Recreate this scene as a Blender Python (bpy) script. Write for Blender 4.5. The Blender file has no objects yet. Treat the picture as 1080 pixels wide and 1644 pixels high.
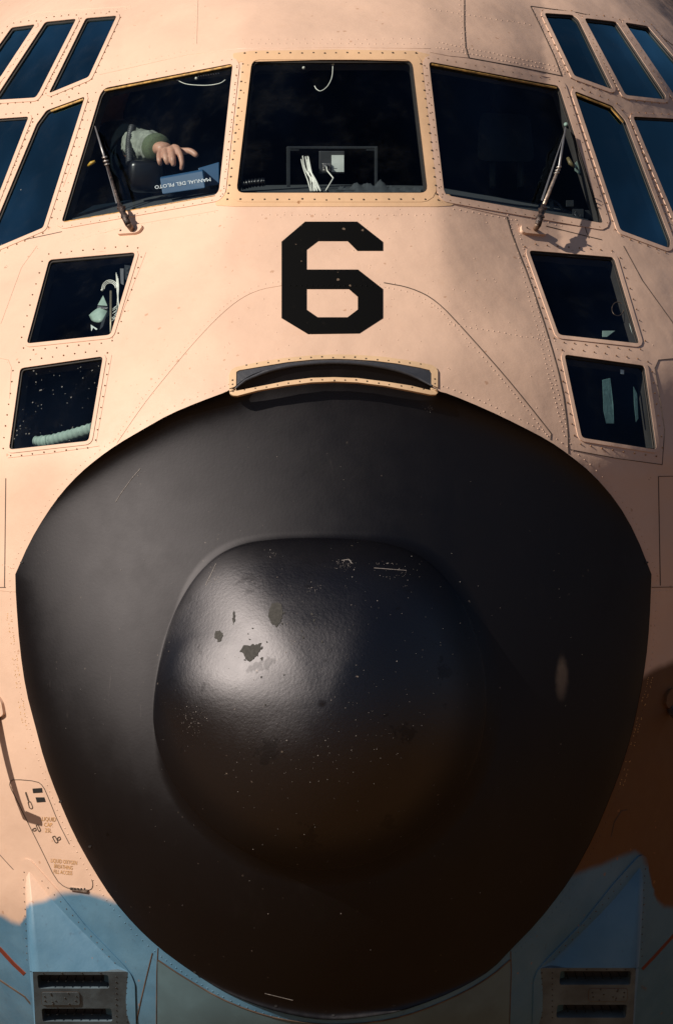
import bpy, bmesh, math, random
import numpy as np
from mathutils import Vector
from mathutils.geometry import delaunay_2d_cdt
random.seed(7); rng = np.random.default_rng(7)
SC = bpy.context.scene
COL = SC.collection
R = math.radians

# ------------------------------------------------------------------ camera, world, sun, exposure
K = 0.75            # metres per elevation unit (450 drawing px)
PX = 450.0
CD = 25.0           # camera distance in elevation units
cam = bpy.data.objects.new('camera', bpy.data.cameras.new('camera')); COL.objects.link(cam)
cam.location = (0, -CD*K, 0); cam.rotation_euler = (R(90), 0, 0)
cam.data.sensor_fit = 'VERTICAL'; cam.data.sensor_height = 36
cam.data.lens = 36*(CD*K)/(1644/PX*K)
cam.data.shift_x = 5/1644
cam.data.clip_start = 0.5; cam.data.clip_end = 20000
SC.camera = cam
SUN = Vector((-.70, -.42, .585)).normalized()
w = bpy.data.worlds.new('World'); SC.world = w; w.use_nodes = True
nt = w.node_tree; sky = nt.nodes.new('ShaderNodeTexSky'); sky.sky_type = 'NISHITA'; sky.sun_disc = False
sky.sun_elevation = math.asin(SUN.z); sky.sun_rotation = math.atan2(SUN.x, SUN.y)
bg = nt.nodes['Background']; bg.inputs['Strength'].default_value = 0.05
nt.links.new(sky.outputs[0], bg.inputs['Color'])
sl = bpy.data.lights.new('sun', 'SUN'); sl.energy = 5.0; sl.angle = R(0.5); sl.color = (1, .895, .765)
so = bpy.data.objects.new('sun', sl); COL.objects.link(so)
so.rotation_euler = SUN.to_track_quat('Z', 'Y').to_euler()
SC.view_settings.view_transform = 'Standard'; SC.view_settings.look = 'None'
SC.view_settings.exposure = 0.22; SC.view_settings.gamma = 1
SC.cycles.use_denoising = True

# ------------------------------------------------------------------ materials
class NT:
    def __init__(s, name):
        s.m = bpy.data.materials.new(name); s.m.use_nodes = True; s.t = s.m.node_tree
        s.b = s.t.nodes['Principled BSDF']; s.o = s.t.nodes['Material Output']
    def n(s, ty, **kw):
        nd = s.t.nodes.new(ty)
        for k, v in kw.items():
            if hasattr(nd, k): setattr(nd, k, v)
            else: nd.inputs[k.replace('_', ' ')].default_value = v
        return nd
    def l(s, a, b): s.t.links.new(a, b)
    def mth(s, op, a, b=None, c=None, clamp=False):
        nd = s.n('ShaderNodeMath', operation=op, use_clamp=clamp)
        for i, x in enumerate((a, b, c)):
            if x is None: continue
            if isinstance(x, (int, float)): nd.inputs[i].default_value = x
            else: s.l(x, nd.inputs[i])
        return nd.outputs[0]
    def coord(s, sc=(1, 1, 1)):
        tc = s.n('ShaderNodeTexCoord'); mp = s.n('ShaderNodeMapping'); mp.inputs['Scale'].default_value = sc
        s.l(tc.outputs['Object'], mp.inputs[0]); return mp.outputs[0]
    def noise(s, scale, detail=3, rough=.5, sc=(1, 1, 1)):
        nd = s.n('ShaderNodeTexNoise'); nd.inputs['Scale'].default_value = scale
        nd.inputs['Detail'].default_value = detail; nd.inputs['Roughness'].default_value = rough
        s.l(s.coord(sc), nd.inputs['Vector']); return nd.outputs[0]
    def ramp(s, f, lo, hi, a=0., b=1., smooth=True):
        nd = s.n('ShaderNodeMapRange', interpolation_type='SMOOTHSTEP' if smooth else 'LINEAR')
        for i, x in ((1, lo), (2, hi), (3, a), (4, b)): nd.inputs[i].default_value = x
        s.l(f, nd.inputs[0]); return nd.outputs[0]
    def mix(s, f, a, b):
        nd = s.n('ShaderNodeMix', data_type='RGBA')
        for i, x in ((0, f), (6, a), (7, b)):
            if isinstance(x, (int, float)): nd.inputs[i].default_value = x
            elif isinstance(x, tuple): nd.inputs[i].default_value = (*x, 1)
            else: s.l(x, nd.inputs[i])
        return nd.outputs[2]
    def bump(s, h, strength, dist, prev=None):
        nd = s.n('ShaderNodeBump'); nd.inputs['Strength'].default_value = strength
        nd.inputs['Distance'].default_value = dist; s.l(h, nd.inputs['Height'])
        if prev: s.l(prev, nd.inputs['Normal'])
        return nd.outputs[0]

def specks(M, scale, size, keep):
    """small round specks: 1 inside a speck"""
    v = M.n('ShaderNodeTexVoronoi'); v.inputs['Scale'].default_value = scale
    nz = M.n('ShaderNodeTexNoise'); nz.inputs['Scale'].default_value = scale*3.2; nz.inputs['Detail'].default_value = 3; M.l(M.coord(), nz.inputs['Vector'])
    vm = M.n('ShaderNodeVectorMath', operation='MULTIPLY_ADD'); M.l(nz.outputs['Color'], vm.inputs[0]); vm.inputs[1].default_value = (.55/scale,)*3; M.l(M.coord(), vm.inputs[2])
    M.l(vm.outputs[0], v.inputs['Vector'])
    sep = M.n('ShaderNodeSeparateColor'); M.l(v.outputs['Color'], sep.inputs[0])
    a = M.mth('LESS_THAN', v.outputs['Distance'], M.mth('MULTIPLY', sep.outputs[1], size))
    return M.mth('MULTIPLY', a, M.mth('LESS_THAN', sep.outputs[0], keep))

def plain(name, col, rough=.6, metal=0., var=.15, nscale=25, bump=.0, spec=.5):
    M = NT(name); n = M.noise(nscale, 4, .6)
    c = M.mix(M.ramp(n, .3, .75), tuple(x*(1-var) for x in col), tuple(min(1, x*(1+var)) for x in col))
    M.l(c, M.b.inputs['Base Color'])
    M.b.inputs['Roughness'].default_value = rough; M.b.inputs['Metallic'].default_value = metal
    M.b.inputs['Specular IOR Level'].default_value = spec
    if bump: M.l(M.bump(M.noise(nscale*4, 3), bump, .002), M.b.inputs['Normal'])
    return M.m

def skin_mat(name, sand, rusty=.45):
    M = NT(name)
    n1 = M.noise(3.0, 5, .6); n2 = M.noise(22, 5, .65); n3 = M.noise(140, 2, .5)
    c = M.mix(M.ramp(n1, .3, .75), tuple(x*.93 for x in sand), tuple(x*1.04 for x in sand))
    c = M.mix(M.mth('MULTIPLY', M.ramp(n2, .55, .8), .16), c, (sand[0]*.85, sand[1]*.72, sand[2]*.58))
    # rain streaks
    st = M.noise(9, 4, .6, (1, 1, .12)); c = M.mix(M.mth('MULTIPLY', M.ramp(st, .56, .8), .12), c, (sand[0]*.8, sand[1]*.68, sand[2]*.58))
    wob = M.mth('MULTIPLY', M.mth('SUBTRACT', M.noise(10, 3), .5), .25)
    ab = M.n('ShaderNodeAttribute', attribute_name='blue'); an = M.n('ShaderNodeAttribute', attribute_name='cheek_shade')
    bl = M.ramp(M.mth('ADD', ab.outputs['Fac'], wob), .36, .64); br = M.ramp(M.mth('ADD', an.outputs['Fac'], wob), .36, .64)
    c = M.mix(br, c, (.10, .043, .016))  # shade on the lower right cheek, painted into the skin colour
    bc = M.mix(M.ramp(M.noise(6, 5), .3, .7), (.055, .145, .235), (.085, .185, .275))
    bc = M.mix(M.mth('MULTIPLY', M.ramp(M.noise(60, 3), .62, .75), .35), bc, (.05, .085, .13))
    c = M.mix(bl, c, bc)
    sp = specks(M, 55, .32, .05)
    c = M.mix(M.mth('MULTIPLY', sp, rusty), c, (.30, .13, .05))
    sp2 = specks(M, 23, .12, .10)
    c = M.mix(M.mth('MULTIPLY', sp2, rusty*1.2), c, (.17, .09, .05))
    M.l(c, M.b.inputs['Base Color'])
    M.l(M.ramp(n2, .2, .8, .46, .62), M.b.inputs['Roughness'])
    M.b.inputs['Specular IOR Level'].default_value = .35
    b = M.bump(M.noise(4.5, 0, .4), .6, .024)
    b = M.bump(M.noise(12, 1, .4), .55, .0055, b)
    b = M.bump(M.noise(26, 2, .4), .5, .0022, b)
    b = M.bump(n3, .35, .0006, b)
    M.l(b, M.b.inputs['Normal'])
    return M.m

SAND = (.62, .425, .32)
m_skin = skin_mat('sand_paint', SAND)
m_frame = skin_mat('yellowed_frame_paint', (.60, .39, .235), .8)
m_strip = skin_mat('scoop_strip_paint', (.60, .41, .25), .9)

def radome_mat(name):
    M = NT(name)
    at = M.n('ShaderNodeAttribute', attribute_name='tip'); T = M.ramp(at.outputs['Fac'], 0, 1)
    n1 = M.noise(2.5, 5, .6); n2 = M.noise(14, 5, .6)
    c = M.mix(M.ramp(n1, .3, .7), (.0022, .0020, .0025), (.0045, .0040, .0044))
    c = M.mix(M.mth('MULTIPLY', M.ramp(M.noise(7, 5, .7, (1, 1, .25)), .58, .78), .3), c, (.012, .0105, .010))
    dens = M.ramp(M.noise(4, 4, .6), .45, .62)
    c = M.mix(M.mth('MULTIPLY', M.mth('MULTIPLY', specks(M, 75, .22, .08), M.ramp(T, 0, 1, .25, 1.)), M.mth('MULTIPLY', dens, .7)), c, (.26, .21, .17))
    c = M.mix(M.mth('MULTIPLY', specks(M, 24, .08, .08), .5), c, (.18, .15, .13))
    c = M.mix(specks(M, 17, .11, .08), c, (.001, .001, .001))
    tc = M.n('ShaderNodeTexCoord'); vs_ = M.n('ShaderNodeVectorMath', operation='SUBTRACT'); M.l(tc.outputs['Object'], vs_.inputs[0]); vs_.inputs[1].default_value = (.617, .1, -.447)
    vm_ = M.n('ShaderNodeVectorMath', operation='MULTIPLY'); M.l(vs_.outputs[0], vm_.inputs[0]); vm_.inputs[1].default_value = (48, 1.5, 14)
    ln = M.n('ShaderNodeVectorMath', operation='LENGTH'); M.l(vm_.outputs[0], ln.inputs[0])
    c = M.mix(M.mth('MULTIPLY', M.ramp(M.mth('ADD', ln.outputs['Value'], M.mth('MULTIPLY', M.noise(25, 4), .8)), .7, 1.5, 1., 0.), .8), c, (.13, .10, .075))  # soft sun reflection painted into the colour of the right skirt
    # thin scuffs running down and back
    sc = M.mth('MULTIPLY', M.ramp(M.noise(60, 4, .7, (1, 1, .10)), .66, .74), M.ramp(M.noise(3.2, 4, .6), .52, .66))
    c = M.mix(M.mth('MULTIPLY', sc, .35), c, (.06, .052, .048))
    h = M.bump(M.noise(3, 1, .4), .06, .008)
    h = M.bump(M.noise(120, 4, .6), .3, .0014, h)
    bn = h.node; M.l(M.ramp(T, 0, 1, .12, .42), bn.inputs['Strength'])
    h = M.bump(M.noise(11, 3, .5), .1, .004, h); M.l(M.ramp(T, 0, 1, 0., .18), h.node.inputs['Strength'])
    b = h
    df = M.n('ShaderNodeBsdfDiffuse'); gl = M.n('ShaderNodeBsdfGlossy', distribution='BECKMANN')
    M.l(c, df.inputs['Color']); M.l(b, df.inputs['Normal']); M.l(b, gl.inputs['Normal'])
    M.l(M.mth('ADD', M.ramp(n2, .25, .75, -.015, .015), M.ramp(T, 0, 1, .54, .495)), gl.inputs['Roughness'])
    gl.inputs['Color'].default_value = (.96, .93, 1, 1)
    g = M.n('ShaderNodeNewGeometry'); d = M.n('ShaderNodeVectorMath', operation='DOT_PRODUCT')
    M.l(b, d.inputs[0]); M.l(g.outputs['Incoming'], d.inputs[1])
    x = M.mth('SUBTRACT', 1.0, M.mth('ABSOLUTE', d.outputs['Value']), clamp=True)
    F0 = M.ramp(T, 0, 1, .030, .064)
    # worn dull patches on the tip
    patch = M.mth('MULTIPLY', M.ramp(M.noise(8, 5, .65), .60, .64), M.mth('MULTIPLY', T, .30))
    F0 = M.mth('MULTIPLY', F0, M.mth('SUBTRACT', M.ramp(M.noise(5, 5, .65), .35, .75, 1.05, .93), patch))
    f = M.mth('ADD', F0, M.mth('MULTIPLY', M.mth('POWER', x, 5.0), .35), clamp=True)
    mx = M.n('ShaderNodeMixShader'); M.l(f, mx.inputs[0]); M.l(df.outputs[0], mx.inputs[1]); M.l(gl.outputs[0], mx.inputs[2])
    M.l(mx.outputs[0], M.o.inputs['Surface'])
    return M.m
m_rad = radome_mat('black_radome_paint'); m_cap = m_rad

def glass_mat(name, tint, dust, refl=.035, gcol=(.38, .55, .78)):
    M = NT(name)
    g = M.n('ShaderNodeNewGeometry'); d = M.n('ShaderNodeVectorMath', operation='DOT_PRODUCT')
    M.l(g.outputs['Normal'], d.inputs[0]); M.l(g.outputs['Incoming'], d.inputs[1])
    x = M.mth('SUBTRACT', 1.0, M.mth('ABSOLUTE', d.outputs['Value']), clamp=True)
    f = M.mth('MULTIPLY_ADD', M.mth('POWER', x, 5.0), .95-refl, refl)
    tr = M.n('ShaderNodeBsdfTransparent'); tr.inputs[0].default_value = (*tint, 1)
    gl = M.n('ShaderNodeBsdfGlossy'); gl.inputs['Roughness'].default_value = .03
    gl.inputs[0].default_value = (*gcol, 1)
    f = M.mth('MULTIPLY', f, M.ramp(M.noise(2.6, 3, .55, (1, .4, .6)), .35, .65, .55, 1.25))
    M.l(M.bump(M.noise(6, 2), .15, .004), gl.inputs['Normal'])
    mx = M.n('ShaderNodeMixShader'); M.l(f, mx.inputs[0]); M.l(tr.outputs[0], mx.inputs[1]); M.l(gl.outputs[0], mx.inputs[2])
    df = M.n('ShaderNodeBsdfDiffuse'); df.inputs[0].default_value = (.45, .45, .42, 1)
    k = M.mth('MULTIPLY', specks(M, 120, .30, dust), .30)
    k = M.mth('ADD', k, M.mth('MULTIPLY', specks(M, 40, .13, dust*1.2), .28))
    k = M.mth('ADD', k, M.mth('MULTIPLY', M.ramp(M.noise(9, 5, .7), .45, .85), .012), clamp=True)
    m2 = M.n('ShaderNodeMixShader'); M.l(k, m2.inputs[0]); M.l(mx.outputs[0], m2.inputs[1]); M.l(df.outputs[0], m2.inputs[2])
    M.l(m2.outputs[0], M.o.inputs['Surface'])
    return M.m
m_glass = glass_mat('windshield_glass', (.80, .86, .88), 0.0)
m_glass_d = glass_mat('dusty_window_glass', (.80, .86, .88), .14)
m_glass_t = glass_mat('tinted_window_glass', (.13, .22, .30), .004, .30, (.36, .80, 1))

m_black = plain('black_paint', (.012, .012, .013), .55, bump=.1)
m_num = NT('worn_black_number_paint')
_c = m_num.mix(m_num.mth('MULTIPLY', specks(m_num, 60, .3, .07), .5), (.003, .003, .003), (.25, .18, .13))
_c = m_num.mix(m_num.mth('MULTIPLY', m_num.ramp(m_num.noise(30, 5, .7, (1, 1, .2)), .62, .8), .4), _c, (.025, .02, .016))
m_num.l(_c, m_num.b.inputs['Base Color']); m_num.b.inputs['Specular IOR Level'].default_value = .06; m_num.b.inputs['Roughness'].default_value = .6; m_num = m_num.m
m_seal = plain('window_seal', (.02, .016, .014), .7, bump=.3)
m_sealy = plain('amber_sealant', (.42, .24, .06), .6, var=.5, nscale=60, bump=.4)
m_line = plain('panel_gap_sealant', (.075, .05, .036), .8, var=.5, nscale=14)
m_dark = plain('dark_cockpit_lining', (.010, .010, .011), .9, spec=.2)
m_screw = plain('rusty_screw', (.16, .075, .028), .6, var=.5, nscale=90)
m_screwd = plain('dark_screw', (.07, .04, .02), .6, var=.5, nscale=90)
m_arm = plain('chipped_black_arm', (.05, .033, .028), .42, metal=.3, var=.9, nscale=90, bump=.8)
m_armw = plain('worn_copper_paint', (.17, .105, .07), .45, metal=.4, var=.6, nscale=70, bump=.6)
m_grey = plain('grey_metal', (.24, .24, .25), .4, metal=.6, bump=.2)
m_steel = plain('bare_steel', (.45, .42, .40), .35, metal=.9, var=.4, nscale=80, bump=.4)
m_lip = plain('rubber_seal', (.035, .037, .045), .38, bump=.3)
m_red = plain('red_stripe_paint', (.13, .022, .012), .5)
m_sten = plain('faded_ochre_stencil', (.50, .28, .10), .7, var=.3, nscale=80)
m_white = plain('white_cable', (.78, .76, .68), .5)
m_instr = plain('instrument_black', (.035, .037, .04), .5, bump=.1)
m_label = plain('pale_label', (.62, .66, .62), .5)
m_blue = plain('blue_binder', (.018, .075, .17), .45, var=.12, nscale=6)
m_text = plain('white_print', (.8, .82, .85), .5)
m_olive = plain('olive_flight_suit', (.22, .24, .20), .85, var=.25, nscale=40, bump=.5)
m_cuff = plain('green_knit_cuff', (.085, .11, .06), .9, var=.2, nscale=200, bump=.5)
m_dsuit = plain('shaded_flight_suit', (.008, .009, .007), .95)  # same suit deep in the cockpit, shade put into its colour
m_skinp = NT('human_skin')
m_skinp.l(m_skinp.mix(m_skinp.ramp(m_skinp.noise(30, 4), .3, .7), (.42, .21, .14), (.55, .30, .21)), m_skinp.b.inputs['Base Color'])
m_skinp.b.inputs['Roughness'].default_value = .5; m_skinp.b.inputs['Subsurface Weight'].default_value = .08
m_skinp.b.inputs['Subsurface Radius'].default_value = (.01, .004, .002); m_skinp = m_skinp.m
m_hair = plain('dark_hair', (.02, .014, .01), .7)
m_pale = plain('pale_green_primer', (.30, .40, .34), .5, bump=.2)
m_duct = plain('pale_duct_fabric', (.27, .36, .31), .8, bump=.3)
m_teal = plain('teal_cloth', (.14, .26, .25), .9, bump=.6)
m_shield = plain('grey_glareshield', (.035, .042, .048), .8, bump=.4)
m_amber = plain('amber_knob', (.62, .36, .05), .4)
m_rec = plain('shaded_blue_recess', (.012, .018, .032), .6)  # shade inside the slots is put into this navy
m_scuff = plain('pale_scuff', (.20, .18, .17), .7, var=.4, nscale=120)
m_chip = plain('chip_primer', (.035, .033, .030), .85, var=.3, nscale=150)
m_bounce = plain('bounce_grey_paint', (.06, .088, .11), .65, var=.35, nscale=12, bump=.3)  # blue paint of the vent fronts, greyed to carry warm ground bounce
m_teald = plain('teal_grey_door_paint', (.07, .125, .15), .5, var=.2, nscale=5, bump=.2)

# ------------------------------------------------------------------ the surface of the nose, as an elevation drawing
_tv = np.arange(-2.7, 2.7, .005)
def table(pts, sig):
    p = sorted(pts); a = np.interp(_tv, [x for x, _ in p], [y for _, y in p])
    k = np.exp(-.5*(np.arange(-60, 61)*.005/sig)**2); k /= k.sum()
    return np.convolve(np.pad(a, 60, mode='edge'), k, 'valid')
_P = table([(2.7, 6), (2.3, 4.2), (2.13, 3.2), (2.0, 2.4), (1.85, 1.82), (1.64, 1.38), (1.06, .85), (.53, .27), (.2, .06), (-.2, 0), (-.9, .03),
            (-1.4, .13), (-1.82, .32), (-2.0, .5), (-2.15, .75), (-2.7, 2)], .05)
_Kf = table([(-2.7, .04), (.2, .05), (.5, .1), (.8, .30), (.95, .48), (1.06, .52), (1.64, .50), (2.1, .3), (2.7, .2)], .05)
def Wf(v):
    v = np.asarray(v, float)
    return np.where(v > .35, 1.85*np.sqrt(np.clip(1-((v-.35)/1.85)**2, 1e-3, 1)),
                    1.85*np.sqrt(np.clip(1-(np.minimum(v+.3, 0)/2.12)**2, 1e-3, 1)))
def Dskin(px, py):
    u = (np.asarray(px, float)-535)/PX; v = (822-np.asarray(py, float))/PX
    a = np.abs(u); W = Wf(v); q = np.clip(a/W, 0, .995)
    L = 1.4*W*(1-np.sqrt(1-q*q))
    uc = .33+np.clip(1.64-v, 0, 1)*.09
    t = np.clip((a-uc)/.014, -30, 30)
    return np.interp(v, _tv, _P)+L+np.interp(v, _tv, _Kf)*.014*np.log1p(np.exp(t))

OUT_L = [(534,583),(480,585),(430,591),(398,603),(380,617),(369,627),(320,645),(272,665),(230,689),(189,713),(158,735),(128,760),(100,790),(74,826),(48,870),(25,922),
 (26,960),(32,1040),(42,1109),(56,1162),(72,1223),(94,1282),(119,1340),(150,1396),(181,1444),(217,1486),(253,1520),(300,1555),(350,1587),(400,1610),(450,1626),(500,1636),(540,1638)]
OUT_R = [(585,1634),(640,1625),(700,1604),(750,1581),(790,1556),(819,1525),(863,1480),(902,1430),(922,1400),(952,1344),(979,1280),(998,1230),(1013,1180),(1025,1125),(1036,1063),
 (1042,1000),(1045,922),(1020,858),(990,806),(950,760),(913,730),(880,707),(830,681),(780,657),(720,632),(703,628),(690,618),(668,603),(638,592),(588,585)]
def resample(poly, step, closed=True):
    P = np.array(poly, float); out = []
    n = len(P); m = n if closed else n-1
    for i in range(m):
        a, b = P[i], P[(i+1) % n]; k = max(1, int(np.ceil(np.linalg.norm(b-a)/step)))
        for j in range(k): out.append(a+(b-a)*j/k)
    if not closed: out.append(P[-1])
    return np.array(out)
def smooth_open(poly, it=2):
    P = [np.array(p, float) for p in poly]
    for _ in range(it):
        Q = [P[0]]
        for a, b in zip(P[:-1], P[1:]): Q += [a*.75+b*.25, a*.25+b*.75]
        Q.append(P[-1]); P = Q
    return np.array(P)
def rounded(poly, r, seg=4):
    P = [np.array(p, float) for p in poly]; out = []; n = len(P)
    for i in range(n):
        a, b, c = P[i-1], P[i], P[(i+1) % n]
        d1 = a-b; d2 = c-b; l1 = np.linalg.norm(d1); l2 = np.linalg.norm(d2)
        rr = min(r, l1*.45, l2*.45); s = b+d1/l1*rr; e = b+d2/l2*rr
        for j in range(seg+1):
            t = j/seg; out.append((1-t)**2*s+2*t*(1-t)*b+t*t*e)
    return np.array(out)
def area(P): P = np.array(P); x, y = P[:, 0], P[:, 1]; return .5*np.sum(x*np.roll(y, -1)-y*np.roll(x, -1))
def offset(P, d):
    P = np.array(P, float)
    keep = np.linalg.norm(P-np.roll(P, 1, 0), axis=1) > .05; P = P[keep]
    if area(P) < 0: P = P[::-1]
    e = np.roll(P, -1, 0)-P; e /= np.linalg.norm(e, axis=1)[:, None]
    nrm = np.stack([e[:, 1], -e[:, 0]], 1); m = nrm+np.roll(nrm, 1, 0)
    m /= np.maximum(np.sum(m*m, 1), .8)[:, None]
    return P+m*2*d
def inside(pts, poly):
    pts = np.asarray(pts, float); P = np.asarray(poly, float); x, y = pts[:, 0], pts[:, 1]
    c = np.zeros(len(pts), bool); j = len(P)-1
    for i in range(len(P)):
        xi, yi = P[i]; xj, yj = P[j]
        if yi != yj:
            k = ((yi > y) != (yj > y)) & (x < (xj-xi)*(y-yi)/(yj-yi)+xi); c ^= k
        j = i
    return c
# radome seam: rounded a little, corners at the hinge line kept
RIM = np.vstack([smooth_open(OUT_L[:16], 1), smooth_open(OUT_L[15:]+OUT_R[:17], 1)[1:], smooth_open(OUT_R[16:]+OUT_L[:1], 1)[1:-1]])
C0 = np.array([517., 1130.])
def ray_poly(th, poly):
    P = np.asarray(poly, float)-C0; Q = np.roll(P, -1, 0); out = np.zeros(len(th))
    for i, t in enumerate(th):
        d = np.array([np.cos(t), np.sin(t)]); e = Q-P
        den = d[0]*e[:, 1]-d[1]*e[:, 0]
        with np.errstate(all='ignore'):
            s = (P[:, 0]*e[:, 1]-P[:, 1]*e[:, 0])/den; r = (P[:, 0]*d[1]-P[:, 1]*d[0])/den
        ok = (s > 0) & (r >= -1e-6) & (r <= 1+1e-6); out[i] = s[ok].max()
    return out
NT_ = 1440
_th = np.arange(NT_)*2*np.pi/NT_-np.pi
_O = ray_poly(_th, RIM)
def bulb_r(th):
    deg = np.degrees(np.mod(th, 2*np.pi))     # 0 = right, 90 = down, 180 = left, 270 = up
    k = [(0, 262), (45, 262), (90, 268), (135, 266), (165, 272), (180, 272), (205, 274), (222, 282), (232, 298), (240, 292), (255, 270), (270, 262), (285, 268), (303, 290), (318, 280), (335, 268), (360, 262)]
    a = np.interp(np.arange(720)/2, [x for x, _ in k], [y for _, y in k])
    g = np.exp(-.5*(np.arange(-40, 41)*.5/9.)**2); g /= g.sum()
    a = np.convolve(np.concatenate([a[-40:], a, a[:40]]), g, 'valid')
    return np.interp(deg, np.arange(721)/2, np.append(a, a[0]))
_rimD = Dskin(C0[0]+_O*np.cos(_th), C0[1]+_O*np.sin(_th))
def skirt0(px, py):
    dx = (px-C0[0]); dy = (py-C0[1]); ax = np.where(dx < 0, 500, 530); ay = np.where(dy < 0, 620, 540)
    e = np.sqrt((dx/ax)**2+(dy/ay)**2)
    return .36*e**1.7-.10*dy/450
_dif = _rimD-.012-skirt0(C0[0]+_O*np.cos(_th), C0[1]+_O*np.sin(_th))
_g = np.exp(-.5*(np.arange(-400, 401)/105.)**2); _g /= _g.sum()
_blur = lambda a: np.convolve(np.concatenate([a[-400:], a, a[:400]]), _g, 'valid')
_dsm = _blur(_dif); _Osm = _blur(_O)
def Drad(px, py):
    px = np.asarray(px, float); py = np.asarray(py, float)
    dx = px-C0[0]; dy = py-C0[1]; th = np.arctan2(dy, dx); rho = np.hypot(dx, dy)
    O = np.interp(th, _th, _O, period=2*np.pi); b = bulb_r(th)
    ds = np.interp(th, _th, _dsm, period=2*np.pi); df = np.interp(th, _th, _dif, period=2*np.pi)
    wgt = np.clip((rho-b)/(O-b), 0, 1.05)
    wgs = np.clip((rho-b)/(np.interp(th, _th, _Osm, period=2*np.pi)-b), 0, 1.2)
    sk = skirt0(px, py)+ds*wgs**2.0+(df-ds*wgs**2.0)*wgt**18
    q = np.clip(rho/b, 0, 1.3)
    lf = np.exp(-((np.mod(th, 2*np.pi)-math.radians(190))/math.radians(24))**2)
    cap = .03-.15*dy/450-.07*dx/450+np.where(q < 1, .15-.46*np.clip(1-q**2.0, 0, 1)**(.62-.14*lf), .15+(q-1)*2.0)
    k = .21-.185*lf
    h = np.clip(.5+.5*(cap-sk)/k, 0, 1)
    return cap+(sk-cap)*h-k*h*(1-h)

def pos(px, py, D):
    px = np.asarray(px, float); py = np.asarray(py, float); D = np.asarray(D, float)
    u = (px-535)/PX; v = (822-py)/PX; s = (CD+D)/CD
    return np.stack([u*s, D, v*s], -1)*K
def lift(px, py, off=0., fn=Dskin):
    px = np.asarray(px, float); py = np.asarray(py, float); e = .8
    P = pos(px, py, fn(px, py))
    a = pos(px+e, py, fn(px+e, py))-pos(px-e, py, fn(px-e, py)); b = pos(px, py-e, fn(px, py-e))-pos(px, py+e, fn(px, py+e))
    n = np.cross(a, b); n /= np.linalg.norm(n, axis=-1)[..., None]
    off = np.asarray(off, float)
    return P+n*(off[..., None] if off.ndim else off), n
def pt(px, py, y): return Vector(pos(px, py, y))
def ipt(px, py, d): return Vector(pos(px, py, Dskin(px, py)+d))

# ------------------------------------------------------------------ object helpers
BL = [(-400,1440),(0,1467),(20,1480),(36,1487),(47,1452),(72,1446),(92,1434),(133,1433),(167,1441),(183,1448),(520,1450),(880,1425),(919,1405),(960,1391),(997,1376),(1019,1368),(1036,1380),(1044,1408),(1050,1441),(1062,1455),(1080,1458),(1500,1450)]
SHADE_EDGE = [(800, 1120), (1030, 1088), (1050, 1076), (1080, 1060), (1200, 1010), (1600, 900)]  # upper edge of the painted shade on the right cheek
def camo_shade(px, py):
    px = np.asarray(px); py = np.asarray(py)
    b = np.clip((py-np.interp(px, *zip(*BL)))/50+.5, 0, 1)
    r = np.where(px > 700, np.clip((py-np.interp(px, *zip(*SHADE_EDGE)))/60+.5, 0, 1), 0)
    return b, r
def orient(me, normals):
    N = np.array(normals, float); fl = [p.index for p in me.polygons if sum(float(np.dot(N[v], p.normal)) for v in p.vertices) < 0]
    if fl:
        bm = bmesh.new(); bm.from_mesh(me); bm.faces.ensure_lookup_table()
        bmesh.ops.reverse_faces(bm, faces=[bm.faces[i] for i in fl]); bm.to_mesh(me); bm.free(); me.update()
def mk(name, verts, faces, mat, parent=None, px=None, smooth=True, normals=None, stuff=False, label=None):
    me = bpy.data.meshes.new(name); me.from_pydata([tuple(map(float, v)) for v in verts], [], [tuple(int(i) for i in f) for f in faces])
    me.materials.append(mat)
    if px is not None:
        b, r = camo_shade(px[:, 0], px[:, 1])
        for nm, a in (('blue', b), ('cheek_shade', r)):
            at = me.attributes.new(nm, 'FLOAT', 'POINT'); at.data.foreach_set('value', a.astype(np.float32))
    me.polygons.foreach_set('use_smooth', [smooth]*len(me.polygons)); me.update()
    if normals is not None:
        orient(me, normals)
        me.normals_split_custom_set_from_vertices([tuple(n) for n in normals])
    o = bpy.data.objects.new(name, me); COL.objects.link(o)
    if parent is not None: o.parent = parent
    if stuff: o['kind'] = 'stuff'
    if label: o['label'] = label
    return o
def empty(name, label, cat, loc=(0, 0, 0), group=None):
    o = bpy.data.objects.new(name, None); COL.objects.link(o); o.location = loc
    o.empty_display_size = .1; o['label'] = label; o['category'] = cat
    if group: o['group'] = group
    return o
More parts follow.
